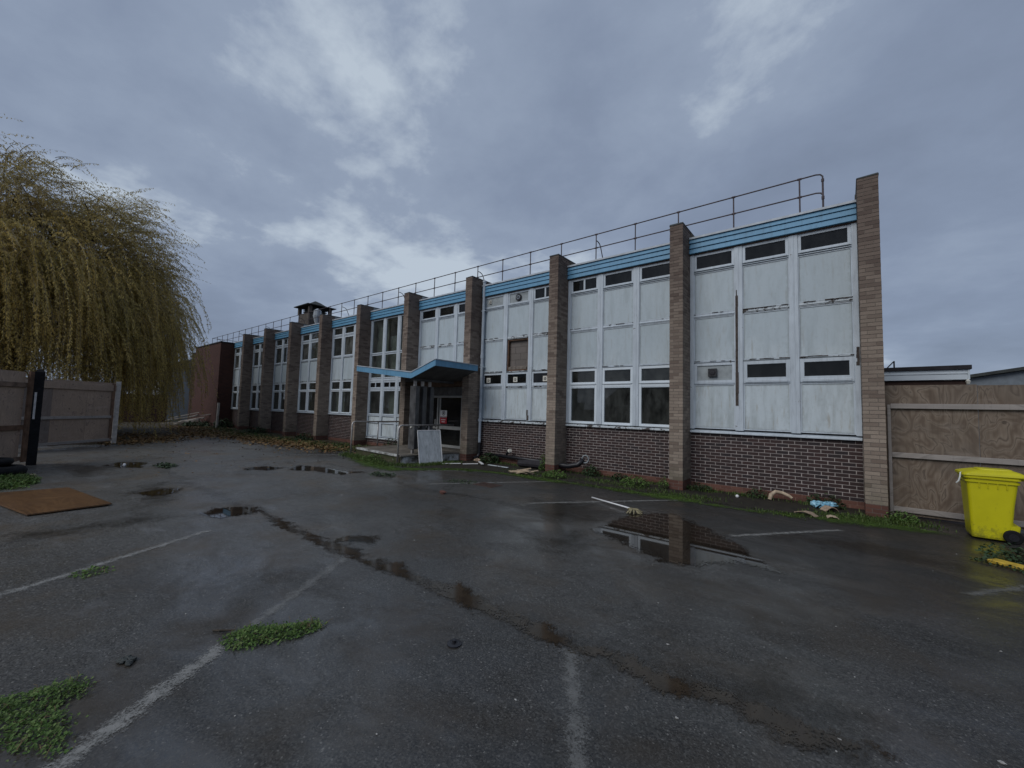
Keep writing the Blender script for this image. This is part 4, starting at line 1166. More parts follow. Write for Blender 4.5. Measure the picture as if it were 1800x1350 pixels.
# ------------------------------------------------------------------ wheelie bin
BX, BY = 1.70, 9.76
bn = empty("wheelie_bin", (BX, BY, 0)); tag(bn, "yellow wheelie bin with closed lid in front of the plywood hoarding", "wheelie bin")
def rrect(cx, cy, hx, hy, r, z, n=5, dz=0.0):
    pts = []
    for (sx, sy, a0) in ((1, 1, 0), (-1, 1, 90), (-1, -1, 180), (1, -1, 270)):
        for k in range(n):
            t = math.radians(a0 + 90 * k / (n - 1))
            X = cx + sx * (hx - r) + r * math.cos(t); Y = cy + sy * (hy - r) + r * math.sin(t)
            pts.append((X, Y, z + dz * (X - cx)))
    return pts
mb = MB()
mb.loft([rrect(BX - 0.025, BY, 0.195, 0.225, 0.04, 0.025), rrect(BX - 0.022, BY, 0.205, 0.235, 0.045, 0.06), rrect(BX - 0.012, BY, 0.235, 0.262, 0.05, 0.55), rrect(BX, BY, 0.262, 0.282, 0.05, 0.865), rrect(BX, BY, 0.262, 0.282, 0.05, 0.94)])
obj("bin_body", mb, "yellow plastic", bn, smooth=False)
bevel(bn.children[0], 0.004, 1)
mb = MB()
for z0, hh, e in ((0.865, 0.03, 0.018), (0.925, 0.03, 0.03)):
    mb.loft([rrect(BX, BY, 0.262 + e, 0.282 + e, 0.06, z0), rrect(BX, BY, 0.264 + e, 0.284 + e, 0.06, z0 + hh)])
for fx in (-0.14, -0.05, 0.05, 0.14):
    mb.box(BX + fx - 0.004, BX + fx + 0.004, BY - 0.300, BY - 0.270, 0.79, 0.868)
mb.loft([rrect(BX + 0.20, BY, 0.055, 0.235, 0.02, 0.10), rrect(BX + 0.215, BY, 0.055, 0.24, 0.02, 0.25)])
obj("bin_rim", mb, "yellow plastic", bn)
mb = MB()
mb.loft([rrect(BX + 0.02, BY, 0.325, 0.315, 0.07, 0.958, dz=0.02), rrect(BX + 0.02, BY, 0.335, 0.325, 0.075, 0.972, dz=0.02), rrect(BX + 0.02, BY, 0.33, 0.32, 0.075, 1.0, dz=0.02), rrect(BX + 0.03, BY, 0.27, 0.27, 0.07, 1.028, dz=0.03), rrect(BX + 0.04, BY, 0.2, 0.2, 0.06, 1.052, dz=0.03)])
mb.loft([rrect(BX + 0.06, BY, 0.19, 0.16, 0.05, 1.05), rrect(BX + 0.06, BY, 0.175, 0.15, 0.05, 1.066)])
for y in (-0.2, 0.2):
    mb.tube([(BX + 0.30, BY + y - 0.06, 0.985), (BX + 0.30, BY + y + 0.06, 0.985)], 0.035, 10)
obj("bin_lid", mb, "yellow plastic", bn)
mb = MB(); mb.tube([(BX + 0.26, BY - 0.2, 0.93), (BX + 0.35, BY - 0.2, 0.95), (BX + 0.36, BY - 0.14, 0.95), (BX + 0.36, BY + 0.14, 0.95), (BX + 0.35, BY + 0.2, 0.95), (BX + 0.26, BY + 0.2, 0.93)], 0.016, 8)
obj("bin_handle", mb, "yellow plastic", bn, smooth=True)
for sy in (-1, 1):
    y = BY + sy * 0.265
    mb = MB(); mb.tube([(BX + 0.185, y - 0.030, 0.10), (BX + 0.185, y - 0.022, 0.10), (BX + 0.185, y + 0.022, 0.10), (BX + 0.185, y + 0.030, 0.10)], [0.088, 0.1, 0.1, 0.088], 24)
    wh = obj("wheel", mb, "rubber", bn, org=(BX + 0.185, y, 0.0))
    mb = MB(); mb.tube([(BX + 0.185, y + sy * 0.028, 0.10), (BX + 0.185, y + sy * 0.036, 0.10)], 0.052, 16); mb.tube([(BX + 0.185, y + sy * 0.034, 0.10), (BX + 0.185, y + sy * 0.042, 0.10)], 0.02, 10)
    obj("wheel_hub", mb, "black plastic", wh)
mb = MB(); mb.tube([(BX + 0.185, BY - 0.235, 0.10), (BX + 0.185, BY + 0.235, 0.10)], 0.014, 8); obj("axle", mb, "galvanised", bn)
mb = MB(); mb.tube([(1.425, BY - 0.18, 0.995), (1.385, BY - 0.20, 0.985), (1.375, BY - 0.22, 0.92), (1.36, BY - 0.22, 0.86), (1.33, BY - 0.23, 0.82)], 0.011, 6)
obj("rag_tie", mb, "white cloth", bn, smooth=True)

# ------------------------------------------------------------------ low buildings beyond the hoarding
pv = empty("flat_roofed_annexe", (-0.5, 16, 0)); tag(pv, "low flat-roofed annexe with deep white fascia showing above the hoarding", "annexe")
mb = MB(); mb.box(0.70, 2.19, 14.05, 19, 0, 2.755); obj("annexe_wall", mb, "end mortar", pv)
mb = MB(); mb.box(0.68, 2.235, 13.98, 14.03, 2.765, 3.0); mb.box(0.68, 2.24, 13.965, 13.979, 2.90, 2.935); mb.box(2.205, 2.24, 13.96, 14.03, 2.766, 2.999); bevel(obj("fascia_board", mb, "upvc", pv), 0.004, 1)
mb = MB(); mb.hexa([(0.66, 13.93, 3.005), (2.27, 13.93, 3.005), (2.27, 19.1, 3.005), (0.66, 19.1, 3.005), (0.66, 13.93, 3.09), (2.27, 13.93, 3.10), (2.27, 19.1, 3.12), (0.66, 19.1, 3.1)]); obj("annexe_roof", mb, "felt roof", pv)
mb = MB(); mb.beam((0.97, 14.1, 3.09), (0.97, 14.1, 3.27), 0.03, 0.03, up=(0, 1, 0)); mb.beam((0.83, 14.1, 3.09), (0.965, 14.1, 3.26), 0.025, 0.025, up=(0, 1, 0)); obj("aerial_bracket", mb, "felt roof", pv)
mb = MB(); mb.tube([(2.20, 13.93, 2.66), (2.20, 13.93, 2.72), (2.20, 13.95, 2.76)], [0.03, 0.045, 0.02], 10); obj("wall_lamp", mb, "vent white", pv)
sh = empty("steel_shed", (9, 30, 0)); tag(sh, "grey metal-clad shed with shallow pitched roof at the edge of view", "shed")
mb = MB()
for (xa_, xb_, za, zb) in ((3.0, 11.5, 3.38, 4.92), (11.5, 20, 4.92, 3.38)):
    mb.hexa([(xa_, 24, 0), (xb_, 24, 0), (xb_, 40, 0), (xa_, 40, 0), (xa_, 24, za), (xb_, 24, zb), (xb_, 40, zb), (xa_, 40, za)])
obj("shed_wall", mb, "steel cladding", sh)
mb = MB()
for (xa_, xb_, za, zb) in ((2.8, 11.5, 3.36, 4.94), (11.5, 20.2, 4.94, 3.36)):
    mb.hexa([(xa_, 23.8, za), (xb_, 23.8, zb), (xb_, 40.2, zb), (xa_, 40.2, za), (xa_, 23.8, za + 0.12), (xb_, 23.8, zb + 0.12), (xb_, 40.2, zb + 0.12), (xa_, 40.2, za + 0.12)])
obj("shed_roof", mb, "slate dark", sh)

# ------------------------------------------------------------------ fence and gate on the left
def leaf(name, label, cat, a, b, z0, z1, rails_, sheets, stile=None, matrail="dark timber"):
    e = empty(name, ((a[0] + b[0]) / 2, (a[1] + b[1]) / 2, 0)); tag(e, label, cat)
    A = Vector((*a, 0)); Bv = Vector((*b, 0)); d = (Bv - A); L = d.length; d.normalize(); n = Vector((-d.y, d.x, 0))
    if n.dot(Vector((0, 0, 0)) - A) < 0:
        n = -n                      # towards the yard
    for (t0, t1, za, zb, mt, out) in sheets:
        p, q = A + d * (t0 * L + 0.003) + n * out, A + d * (t1 * L - 0.003) + n * out
        mb = MB(); c4 = [p, q, q - n * 0.018, p - n * 0.018]
        mb.hexa([(v.x, v.y, za) for v in c4] + [(v.x, v.y, zb) for v in c4]); obj("plywood_sheet", mb, mt, e)
    for (za, zb, mt) in rails_:
        mb = MB(); p, q = A + n * 0.05, Bv + n * 0.05; c4 = [p, q, Bv + n * 0.001, A + n * 0.001]
        mb.hexa([(v.x, v.y, za) for v in c4] + [(v.x, v.y, zb) for v in c4]); bevel(obj("rail", mb, mt, e), 0.005, 1)
    return e, A, Bv, d, n
fe, A, Bv, d, n = leaf("plywood_fence", "plywood fence in brown and grey sheets before the willow, ending at the pale post", "fence", (-20.3, -0.05), (-22.95, 2.95), 0, 2.44,
     [(2.10, 2.34, "gate plywood"), (1.03, 1.13, "rail timber"), (0.13, 0.23, "rail timber")],
     [(0.0, 0.41, 0.12, 2.38, "gate plywood grey", 0), (0.41, 0.72, 0.1, 2.42, "gate plywood", 0), (0.72, 1.0, 0.1, 2.43, "gate plywood", 0)])
mb = MB(); mb.box(-23.19, -23.03, 2.98, 3.13, 0, 2.50); bevel(obj("end_post", mb, "pale post", fe), 0.01)
mb = MB(); mb.beam((-22.88, 2.90, 0.2), (-22.88, 2.90, 2.42), 0.10, 0.09, up=(0, 1, 0)); obj("fence_stile", mb, "stained timber", fe)
ga, A, Bv, d, n = leaf("yard_gate", "open plywood yard gate with blue sheet and orange-brown stile at the picture edge", "gate", (-16.62, 0.50), (-13.2, -2.22), 0, 2.44,
     [(2.02, 2.14, "dark timber"), (0.93, 1.05, "stained timber"), (0.14, 0.24, "dark timber")],
     [(0.03, 0.285, 0.12, 2.42, "gate plywood", 0.0), (0.285, 0.6, 0.12, 2.40, "gate plywood", 0.0), (0.6, 1.0, 0.12, 2.41, "gate plywood grey", 0.0)])
mb = MB(); p = A + n * 0.055; mb.obox((p.x, p.y), (p.x + d.x * 0.13, p.y + d.y * 0.13), 0.05, 0.1, 2.44); obj("gate_stile", mb, "stained timber", ga)
p = A + d * 0.92 + n * 0.004; q = A + d * 1.9 + n * 0.004
mb = MB(); c4 = [p, q, q + n * 0.012, p + n * 0.012]; mb.hexa([(v.x, v.y, 1.08) for v in c4] + [(v.x, v.y, 2.0) for v in c4]); obj("blue_sheet", mb, "blue sheet", ga)["label"] = "faded blue sheet fixed between the rails"
gp = MB(); gp.box(-16.72, -16.54, 0.57, 0.75, 0, 2.44); gp.hexa([(-16.72, 0.57, 2.44), (-16.54, 0.57, 2.44), (-16.54, 0.75, 2.44), (-16.72, 0.75, 2.44), (-16.66, 0.63, 2.52), (-16.60, 0.63, 2.52), (-16.60, 0.69, 2.52), (-16.66, 0.69, 2.52)])
gpo = empty("gate_post", (-16.63, 0.66, 0)); tag(gpo, "black steel gate post between the near gate and the plywood fence", "gate post")
obj("post", gp, "rubber", gpo)
mb = MB()
for z in (2.2, 1.15, 0.3):
    mb.tube([(-16.58, 0.55, z), (-16.58, 0.55, z + 0.14)], 0.022, 8)
mb.box(-16.545, -16.535, 0.6, 0.64, 1.2, 1.9)
obj("hinge", mb, "galvanised", gpo)
# tyre under the gate
def torus(mb, c, R, r, n=28, k=10, sz=1.0, m=0):
    b = len(mb.v)
    for i in range(n):
        t = 2 * math.pi * i / n
        for j in range(k):
            u_ = 2 * math.pi * j / k
            rr = R + r * math.cos(u_)
            mb.v.append((c[0] + rr * math.cos(t), c[1] + rr * math.sin(t), c[2] + sz * r * math.sin(u_)))
    for i in range(n):
        for j in range(k):
            mb.f.append((b + i * k + j, b + ((i + 1) % n) * k + j, b + ((i + 1) % n) * k + (j + 1) % k, b + i * k + (j + 1) % k)); mb.mi.append(m); mb.tone.append(0)
ty = empty("tyre", (-14.55, 0.12, 0)); tag(ty, "weathered black tyre lying flat on weeds below the open gate", "tyre")
mb = MB(); torus(mb, (-14.55, 0.12, 0.12), 0.30, 0.125, sz=0.95); obj("tyre_tread", mb, "rubber", ty, smooth=True)
mb = MB(); torus(mb, (-14.75, -0.02, 0.31), 0.26, 0.1, sz=0.8); tag(obj("tyre", mb, "rubber", None, smooth=True), "smaller black tyre stacked over the flat one at the gate", "tyre")
mb = MB(); torus(mb, (-13.94, 0.60, 0.055), 0.012, 0.04, 14, 8); tag(obj("ball", mb, "pale wood", None, smooth=True), "small pale ball beside the tyre at the gate", "ball")

# rusty board on the ground
rb = empty("plywood_board", (-10.6, 0.7, 0)); tag(rb, "wet orange-brown plywood board lying flat near the gate", "board")
q4 = [(-11.95, -0.15), (-9.47, 0.39), (-9.55, 1.31), (-11.83, 0.98)]
mid1 = [((q4[0][k] + q4[1][k]) / 2, (q4[3][k] + q4[2][k]) / 2) for k in (0, 1)]
mb = MB()
mb.hexa([(*q4[0], 0.012), (*q4[1], 0.012), (*q4[2], 0.02), (*q4[3], 0.015), (*q4[0], 0.034), (*q4[1], 0.034), (*q4[2], 0.044), (*q4[3], 0.036)])
bevel(obj("board_sheet", mb, "wet board", rb), 0.003, 1)
mb = MB(); mb.beam((-11.2, 0.1, 0.006), (-11.1, 1.0, 0.006), 0.05, 0.011); mb.beam((-10.0, 0.45, 0.006), (-10.0, 1.15, 0.006), 0.05, 0.011); obj("underside_batten", mb, "dark timber", rb)

# ------------------------------------------------------------------ small things on the tarmac
def blob(mb, c, r, sq=(1, 1, 1), n=10, k=7, jit=0.25, m=0, seed=0):
    rr = random.Random(seed); b = len(mb.v)
    mb.v.append((c[0], c[1], c[2] + r * sq[2]))
    for j in range(1, k):
        ph = math.pi * j / k
        for i in range(n):
            t = 2 * math.pi * i / n; q = r * (1 + rr.uniform(-jit, jit))
            mb.v.append((c[0] + q * sq[0] * math.sin(ph) * math.cos(t), c[1] + q * sq[1] * math.sin(ph) * math.sin(t), c[2] + q * sq[2] * math.cos(ph)))
    mb.v.append((c[0], c[1], c[2] - r * sq[2])); e = len(mb.v) - 1
    for i in range(n):
        i2 = (i + 1) % n
        mb.f.append((b, b + 1 + i, b + 1 + i2)); mb.mi.append(m); mb.tone.append(0)
        mb.f.append((e, b + 1 + (k - 2) * n + i2, b + 1 + (k - 2) * n + i)); mb.mi.append(m); mb.tone.append(0)
        for j in range(k - 2):
            mb.f.append((b + 1 + j * n + i, b + 1 + (j + 1) * n + i, b + 1 + (j + 1) * n + i2, b + 1 + j * n + i2)); mb.mi.append(m); mb.tone.append(0)
mp = empty("mop", (-3.5, 7.5, 0)); tag(mp, "discarded mop lying by the big puddle, white handle and grubby head", "mop")
mb = MB(); mb.tube([(-4.09, 7.78, 0.03), (-3.08, 7.31, 0.055)], 0.014, 10); obj("mop_handle", mb, "sign white", mp, smooth=True)
mb = MB(); blob(mb, (-3.03, 7.285, 0.045), 0.06, (1.3, 0.9, 0.45), 12, 7, 0.35, seed=3)
for k in range(26):
    t = random.uniform(-1.9, 1.4); r1 = random.uniform(.12, .2)
    mb.tube([(-3.02, 7.28, 0.07), (-3.0 + 0.09 * math.cos(t), 7.26 + 0.09 * math.sin(t), 0.06), (-3.0 + r1 * math.cos(t), 7.26 + r1 * math.sin(t), 0.014)], 0.008, 5)
obj("mop_head", mb, "mop yarn", mp)
bc = empty("round_lid", (-2.32, 2.27, 0)); tag(bc, "round black plastic cap with a knob on the open tarmac", "lid")
mb = MB(); mb.tube([(-2.32, 2.27, 0.002), (-2.32, 2.27, 0.010), (-2.32, 2.27, 0.016)], [0.055, 0.055, 0.035], 20); obj("disc", mb, "black plastic", bc)
mb = MB(); mb.tube([(-2.32, 2.27, 0.015), (-2.32, 2.27, 0.035), (-2.32, 2.27, 0.04)], [0.014, 0.018, 0.008], 10); obj("knob", mb, "black plastic", bc)
dr = empty("drain_cover", (-6.6, 7.36, 0)); tag(dr, "rusty brown drain cover sunk in the tarmac near the middle bay line", "drain cover")
mb = MB(); mb.box(-6.90, -6.30, 7.16, 7.56, 0.001, 0.008); obj("cover_plate", mb, "rust drain", dr)
for k in range(8):
    mb = MB(); mb.box(-6.86 + k * 0.07, -6.83 + k * 0.07, 7.19, 7.53, 0.0085, 0.014); obj("cover_bar", mb, "rust drain", dr)
mb = MB(); blob(mb, (-6.55, 5.92, 0.03), 0.07, (1.4, .8, .5), 8, 5, .3, seed=5); tag(obj("brick_fragment", mb, "red brick"), "small red brick fragment lying where the tarmac crack widens", "brick fragment")
# litter by the wall
mb = MB()
for k in range(12):
    a_ = random.uniform(0, 6.28)
    blob(mb, (-0.36 + random.uniform(-.13, .13), 10.38 + random.uniform(-.08, .08), 0.06 + random.uniform(0, .05)), random.uniform(.04, .085), (random.uniform(.8, 1.5), random.uniform(.6, 1.2), random.uniform(.4, .9)), 7, 5, .45, seed=k + 20)
for k in range(4):
    mb.quad([(-0.5 + k * .06, 10.2, 0.03), (-0.42 + k * .07, 10.22, 0.10), (-0.40 + k * .06, 10.4, 0.14), (-0.52 + k * .06, 10.36, 0.05)])
kind(tag(obj("plastic_bag", mb, "blue bag"), "crumpled pale blue plastic bag among weeds at the wall", "plastic bag"), "thing")
def scrap(name, label, c, l, w, rot, mat, cat, bendz=0.05, group=None):
    mb = MB(); n_ = 5; pts = []
    for i in range(n_ + 1):
        t = i / n_ - 0.5
        pts.append((t * l, bendz * (1 - (2 * t) ** 2) + random.uniform(0, .012)))
    ca, sa = math.cos(rot), math.sin(rot)
    def P(x, y, z): return (c[0] + x * ca - y * sa, c[1] + x * sa + y * ca, z)
    for i in range(n_):
        (x0, z0), (x1, z1) = pts[i], pts[i + 1]
        w0, w1 = w * random.uniform(.8, 1.1), w * random.uniform(.8, 1.1)
        mb.hexa([P(x0, -w0 / 2, z0 + .004), P(x1, -w1 / 2, z1 + .004), P(x1, w1 / 2, z1 + .004), P(x0, w0 / 2, z0 + .004), P(x0, -w0 / 2, z0 + .018), P(x1, -w1 / 2, z1 + .018), P(x1, w1 / 2, z1 + .018), P(x0, w0 / 2, z0 + .018)])
    return tag(obj(name, mb, mat), label, cat, group)
scrap("cardboard_scrap", "curved buff cardboard scrap nearest the mossy edge of the verge", (-0.60, 9.42), 0.36, 0.12, -0.5, "cardboard", "cardboard", 0.05, "scraps of cardboard by the wall")
scrap("cardboard_scrap", "folded pinkish cardboard piece lying against the blue bag", (-0.28, 10.12), 0.24, 0.2, 0.6, "cardboard", "cardboard", 0.08, "scraps of cardboard by the wall")
scrap("cardboard_scrap", "tiny torn cardboard piece on moss below the blue bag", (-0.22, 9.45), 0.17, 0.14, 0.2, "pale wood", "cardboard", 0.03, "scraps of cardboard by the wall")
mb = MB(); mb.tube([(-1.30, 10.45, 0.02), (-1.28, 10.50, 0.12), (-1.2, 10.55, 0.19), (-1.08, 10.56, 0.18), (-0.96, 10.52, 0.14), (-0.9, 10.5, 0.10)], [.035, .042, .038, .034, .03, .025], 9)
tag(obj("cardboard_tube", mb, "pale wood"), "arched buff cardboard tube standing in the weeds below the boarded bay", "tube")
mb = MB(); blob(mb, (-1.88, 10.25, 0.035), 0.035, (1, 1, 1), 12, 8, 0.02); tag(obj("golf_ball", mb, "sign white", smooth=True), "small white ball on dark soil at the wall foot", "ball")
# splintered timber by the third pier
wp = empty("broken_timber", (-7.1, 9.5, 0)); tag(wp, "pale splintered timber heap on the moss in front of a pier", "timber")
for k in range(9):
    a_ = random.uniform(-0.5, 0.5) + (0.7 if k % 3 == 0 else 0); cx_, cy_ = -7.25 + random.uniform(-.25, .35), 9.5 + random.uniform(-.2, .2); l_ = random.uniform(.15, .42)
    mb = MB(); mb.beam((cx_ - l_ * math.cos(a_), cy_ - l_ * math.sin(a_), 0.02 + 0.02 * (k % 3)), (cx_ + l_ * math.cos(a_), cy_ + l_ * math.sin(a_), 0.04 + 0.03 * (k % 4)), random.uniform(.04, .10), random.uniform(.015, .04))
    obj("splinter", mb, "pale wood", wp)
def strip(label, a, b, w, h, mat="sign white", z=0.02):
    mb = MB(); mb.beam((a[0], a[1], z), (b[0], b[1], z + 0.015), w, h)
    tag(bevel(obj("timber_strip", mb, mat), 0.003, 1), label, "timber strip", "broken white strips on the grass by the downpipe")
strip("long white strip lying just past the leaning sheet", (-10.05, 9.0), (-9.62, 9.42), 0.05, 0.02)
strip("white strip end to end with the one by the leaning sheet", (-9.58, 9.46), (-9.22, 9.80), 0.05, 0.02)
strip("short thick white batten pointing at the downpipe foot", (-9.40, 10.05), (-8.86, 9.62), 0.07, 0.03, z=0.06)
strip("thin flaking white strip between downpipe and timber heap", (-8.92, 9.95), (-8.01, 9.84), 0.06, 0.02, "peeling paint")
mb = MB(); blob(mb, (-9.62, 10.2, 0.07), 0.12, (1.2, .8, .6), 8, 6, .4, seed=9); tag(obj("rubble_lump", mb, "cardboard"), "buff lump of rubble at the foot of the pier beside the downpipe", "rubble")
mb = MB(); mb.tube([(-9.75, G - 0.12, 0.25), (-8.2, G - 0.14, 0.235), (-6.95, G - 0.14, 0.22)], 0.05, 10); tag(obj("drain_pipe", mb, "black plastic", smooth=True), "black pipe lying level along the brick wall next to the downpipe", "pipe")
mb = MB(); mb.tube([(-8.78, G - 0.13, 0.30), (-8.70, G - 0.16, 0.38), (-8.60, G - 0.17, 0.44)], [.03, .05, .06], 10); mb.tube([(-8.62, G - 0.17, 0.43), (-8.57, G - 0.18, 0.47)], [.075, .06], 10, 1); tag(obj("pipe_offcut", mb, ["black plastic", "vent white"]), "short pipe offcut with pale mouth resting on the black wall pipe", "pipe")
mb = MB(); mb.tube([(-8.05, 10.42, 0.13), (-7.5, 10.50, 0.14), (-7.02, 10.52, 0.13)], [.10, .12, .11], 9); tag(obj("rolled_sheet", mb, "felt roof"), "dark grey roll of felt lying between the pale timber and wall", "roll")
bp = empty("broken_gully", (-6.2, 10.4, 0)); tag(bp, "broken black pipe bend with grey ring beside the brick pier", "pipe bend")
mb = MB(); mb.tube([(-6.72, 10.55, 0.50), (-6.70, 10.52, 0.28), (-6.62, 10.50, 0.2), (-6.3, 10.5, 0.2), (-6.0, 10.52, 0.27), (-5.86, 10.60, 0.42)], 0.075, 10); obj("pipe_bend", mb, "black plastic", bp, smooth=True)
mb = MB(); b0 = len(mb.v); torus(mb, (0, 0, 0), 0.105, 0.020, 20, 8); mb.v = [(-5.80 + v[0] * 0.75, 10.60 + v[2] + v[0] * 0.4, 0.44 + v[1]) for v in mb.v]; obj("pipe_ring", mb, "board grey", bp, smooth=True)
# yellow painted kerb at the far right
mb = MB(); mb.hexa([(1.36, 8.03, 0), (1.95, 7.66, 0), (2.05, 7.76, 0), (1.46, 8.13, 0), (1.36, 8.03, .045), (1.95, 7.66, .045), (2.05, 7.76, .05), (1.46, 8.13, .05)]); tag(bevel(obj("kerb_block", mb, "yellow line"), 0.008, 1), "yellow painted kerb edging among weeds below the bin", "kerb")
# debris on the tarmac
mb = MB()
for k in range(9):
    blob(mb, (-3.79 + random.uniform(-.05, .05), 0.66 + random.uniform(-.03, .04), 0.012), random.uniform(.012, .026), (1.4, 1, .6), 6, 4, .4, seed=40 + k)
for k in range(8):
    a_ = random.uniform(0, 6.28); mb.tube([(-3.79, 0.66, 0.02), (-3.79 + .07 * math.cos(a_), 0.66 + .05 * math.sin(a_), 0.012)], 0.004, 4)
tag(obj("moss_clod", mb, "slate dark"), "dark clod of dead moss on tarmac between the two painted lines", "clod")
mb = MB(); mb.tube([(-3.83, 1.16, 0.008), (-3.76, 1.2, 0.016), (-3.71, 1.27, 0.012)], [.006, .009, .004], 6); mb.tube([(-3.76, 1.2, 0.014), (-3.74, 1.17, 0.03)], .004, 5); tag(obj("twig", mb, "bark"), "short dark twig beside the small green weed patch", "twig")
mb = MB()
spots = [(-2.35, 6.05), (-4.9, 4.2), (0.6, 3.4), (1.05, 3.9), (-1.1, 3.35), (-0.06, 3.03), (-2.0, 1.4), (0.2, 2.6), (-5.9, 1.5), (-4.3, 1.1), (-3.2, 3.6), (-1.4, 4.0), (-6.3, 4.6), (0.9, 5.0), (-0.1, 4.6), (-1.6, 2.1), (-5.0, 0.9), (-2.9, 4.3), (-0.4, 2.1), (-7.8, 4.4), (-0.8, 2.6), (1.4, 5.9), (-4.5, 3.6)]
for k, (x_, y_) in enumerate(spots):
    blob(mb, (x_, y_, 0.005), random.uniform(.004, .010), (1.5, .8, .6), 6, 4, .4, seed=70 + k)
for k in range(160):
    x_, y_ = random.uniform(-9, 3), random.uniform(0.5, 8.8)
    blob(mb, (x_, y_, 0.003), random.uniform(.002, .006), (1.3, 1, .6), 5, 3, .3, seed=170 + k)
kind(obj("white_grit", mb, "pebble"), "stuff")
for k, (x_, y_, z_) in enumerate([(-13.85, 2.05, 0), (-13.82, 2.12, 0.05)]):
    pass
mb = MB(); blob(mb, (-14.9, 2.22, 0.045), 0.036, (1, 1, 1.3), 8, 6, .1, seed=4); tag(obj("paper_cup", mb, "sign white"), "white crushed cup beside the puddle before the far fence", "cup")

# ------------------------------------------------------------------ weeds, grass, leaves
def leafcloud(name, centers, size, mat, tone=None, flat=0.5, parent=None, aspect=0.6):
    """many small four-sided leaves with a fold, one mesh"""
    n = len(centers); C_ = np.array(centers, float)
    az = rng.uniform(0, 2 * math.pi, n); tilt = rng.uniform(-0.9, 0.9, n) * flat
    sz = size * rng.uniform(0.6, 1.3, n)
    dx_ = np.stack([np.cos(az) * np.cos(tilt), np.sin(az) * np.cos(tilt), np.sin(tilt)], 1)
    roll = rng.uniform(-0.7, 0.7, n)
    sx = np.stack([-np.sin(az) * np.cos(roll), np.cos(az) * np.cos(roll), np.sin(roll)], 1)
    a = C_ - dx_ * (sz * 0.5)[:, None]; b = C_ + dx_ * (sz * 0.5)[:, None]
    w = (sz * aspect * 0.5)[:, None]
    up_ = np.zeros_like(C_); up_[:, 2] = sz * 0.10
    l = C_ + sx * w + up_; r = C_ - sx * w + up_
    V = np.stack([a, r, b, l], 1).reshape(-1, 3)
    V[:, 2] = np.maximum(V[:, 2], 0.004)
    F = (np.arange(n)[:, None] * 4 + np.array([[0, 1, 2, 3]]))
    org = Vector((C_[:, 0].mean(), C_[:, 1].mean(), 0))
    me = bpy.data.meshes.new(name); me.from_pydata((V - np.array(org)).tolist(), [], F.tolist()); me.materials.append(MAT[mat])
    at = me.attributes.new("tone", 'FLOAT', 'FACE'); at.data.foreach_set("value", (rng.uniform(0, 1, n) if tone is None else tone).astype(np.float32))
    o = bpy.data.objects.new(name, me); place(o, parent, org); return o
def in_poly(poly, n, inset=0.0):
    p = np.array(poly); out = np.zeros((0, 2))
    while len(out) < n:
        q = rng.uniform(p.min(0) - 0.03, p.max(0) + 0.03, (n * 3, 2)); dd = sd_poly(q, poly) + rng.normal(0, 0.030, len(q))
        out = np.vstack([out, q[dd > inset]])
    return out[:n]
def weed(label, poly, n, size, mat="weed leaf", hmax=0.05, group="weeds growing through the tarmac"):
    q = in_poly(poly, n); dd = np.clip(sd_poly(q, poly), 0, 0.1)
    z = 0.006 + rng.uniform(0, 1, n) ** 1.4 * hmax * (0.25 + 7 * dd)
    e = empty("weed_patch", (float(q[:, 0].mean()), float(q[:, 1].mean()), 0)); tag(e, label, "weeds", group)
    leafcloud("foliage", np.column_stack([q, z]), size, mat, flat=0.9, aspect=0.75, parent=e)
    mb = MB()
    for k in range(max(6, n // 40)):
        p = q[rng.integers(n)]; t = rng.uniform(0, 6.28); l = size * rng.uniform(1.0, 3.0); h_ = hmax * rng.uniform(0.2, 1.3)
        mb.tube([(p[0], p[1], 0.003), (p[0] + l * .5 * math.cos(t), p[1] + l * .5 * math.sin(t), h_ * .8), (p[0] + l * math.cos(t + .4), p[1] + l * math.sin(t + .4), h_)], [.0022, .0017, .001], 4, caps=False)
    kind(obj("dead_stems", mb, "dead stem", e), "stuff")
    return e
weed("large green weed patch in the near corner beside a painted line", [(-3.86, 0.08), (-3.82, 0.25), (-3.79, 0.42), (-3.67, 0.48), (-3.56, 0.42), (-3.52, 0.33), (-3.22, 0.36), (-3.07, 0.32), (-3.2, 0.21), (-3.45, 0.08), (-3.7, -0.1)], 2600, 0.019)
weed("slim green weed patch lying across the nearer painted line", [(-3.66, 1.19), (-3.69, 1.36), (-3.50, 1.56), (-3.40, 1.76), (-3.28, 1.74), (-3.27, 1.55), (-3.35, 1.36), (-3.40, 1.22), (-3.53, 1.16)], 2000, 0.021)
weed("faint tuft of weeds touching the farther painted line", [(-6.15, 0.62), (-6.1, 0.82), (-5.9, 0.85), (-5.85, 0.68), (-5.98, 0.58)], 130, 0.03, hmax=0.03)
weed("grass tuft around the tyre at the gate", [(-14.2, -0.3), (-14.15, 0.35), (-13.9, 0.7), (-13.0, 0.65), (-12.4, 0.4), (-12.4, -0.4)], 1500, 0.06, "weed leaf", 0.10)
weed("weeds by the yellow kerb below the bin", [(1.45, 8.2), (1.35, 8.6), (1.7, 8.95), (2.1, 8.9), (2.3, 8.3), (1.8, 8.1)], 340, 0.06, "dark weed", 0.16)
weed("weeds along the nearer side of the yellow kerb", [(1.25, 8.0), (1.3, 8.12), (1.7, 7.85), (1.9, 7.68), (1.8, 7.6), (1.5, 7.8)], 180, 0.04, "dark weed", 0.06)
weed("small weed tuft on the far crack near the puddle", [(-14.6, 2.75), (-14.9, 3.1), (-14.2, 3.2), (-13.8, 2.9)], 260, 0.06, "dark weed", 0.09)
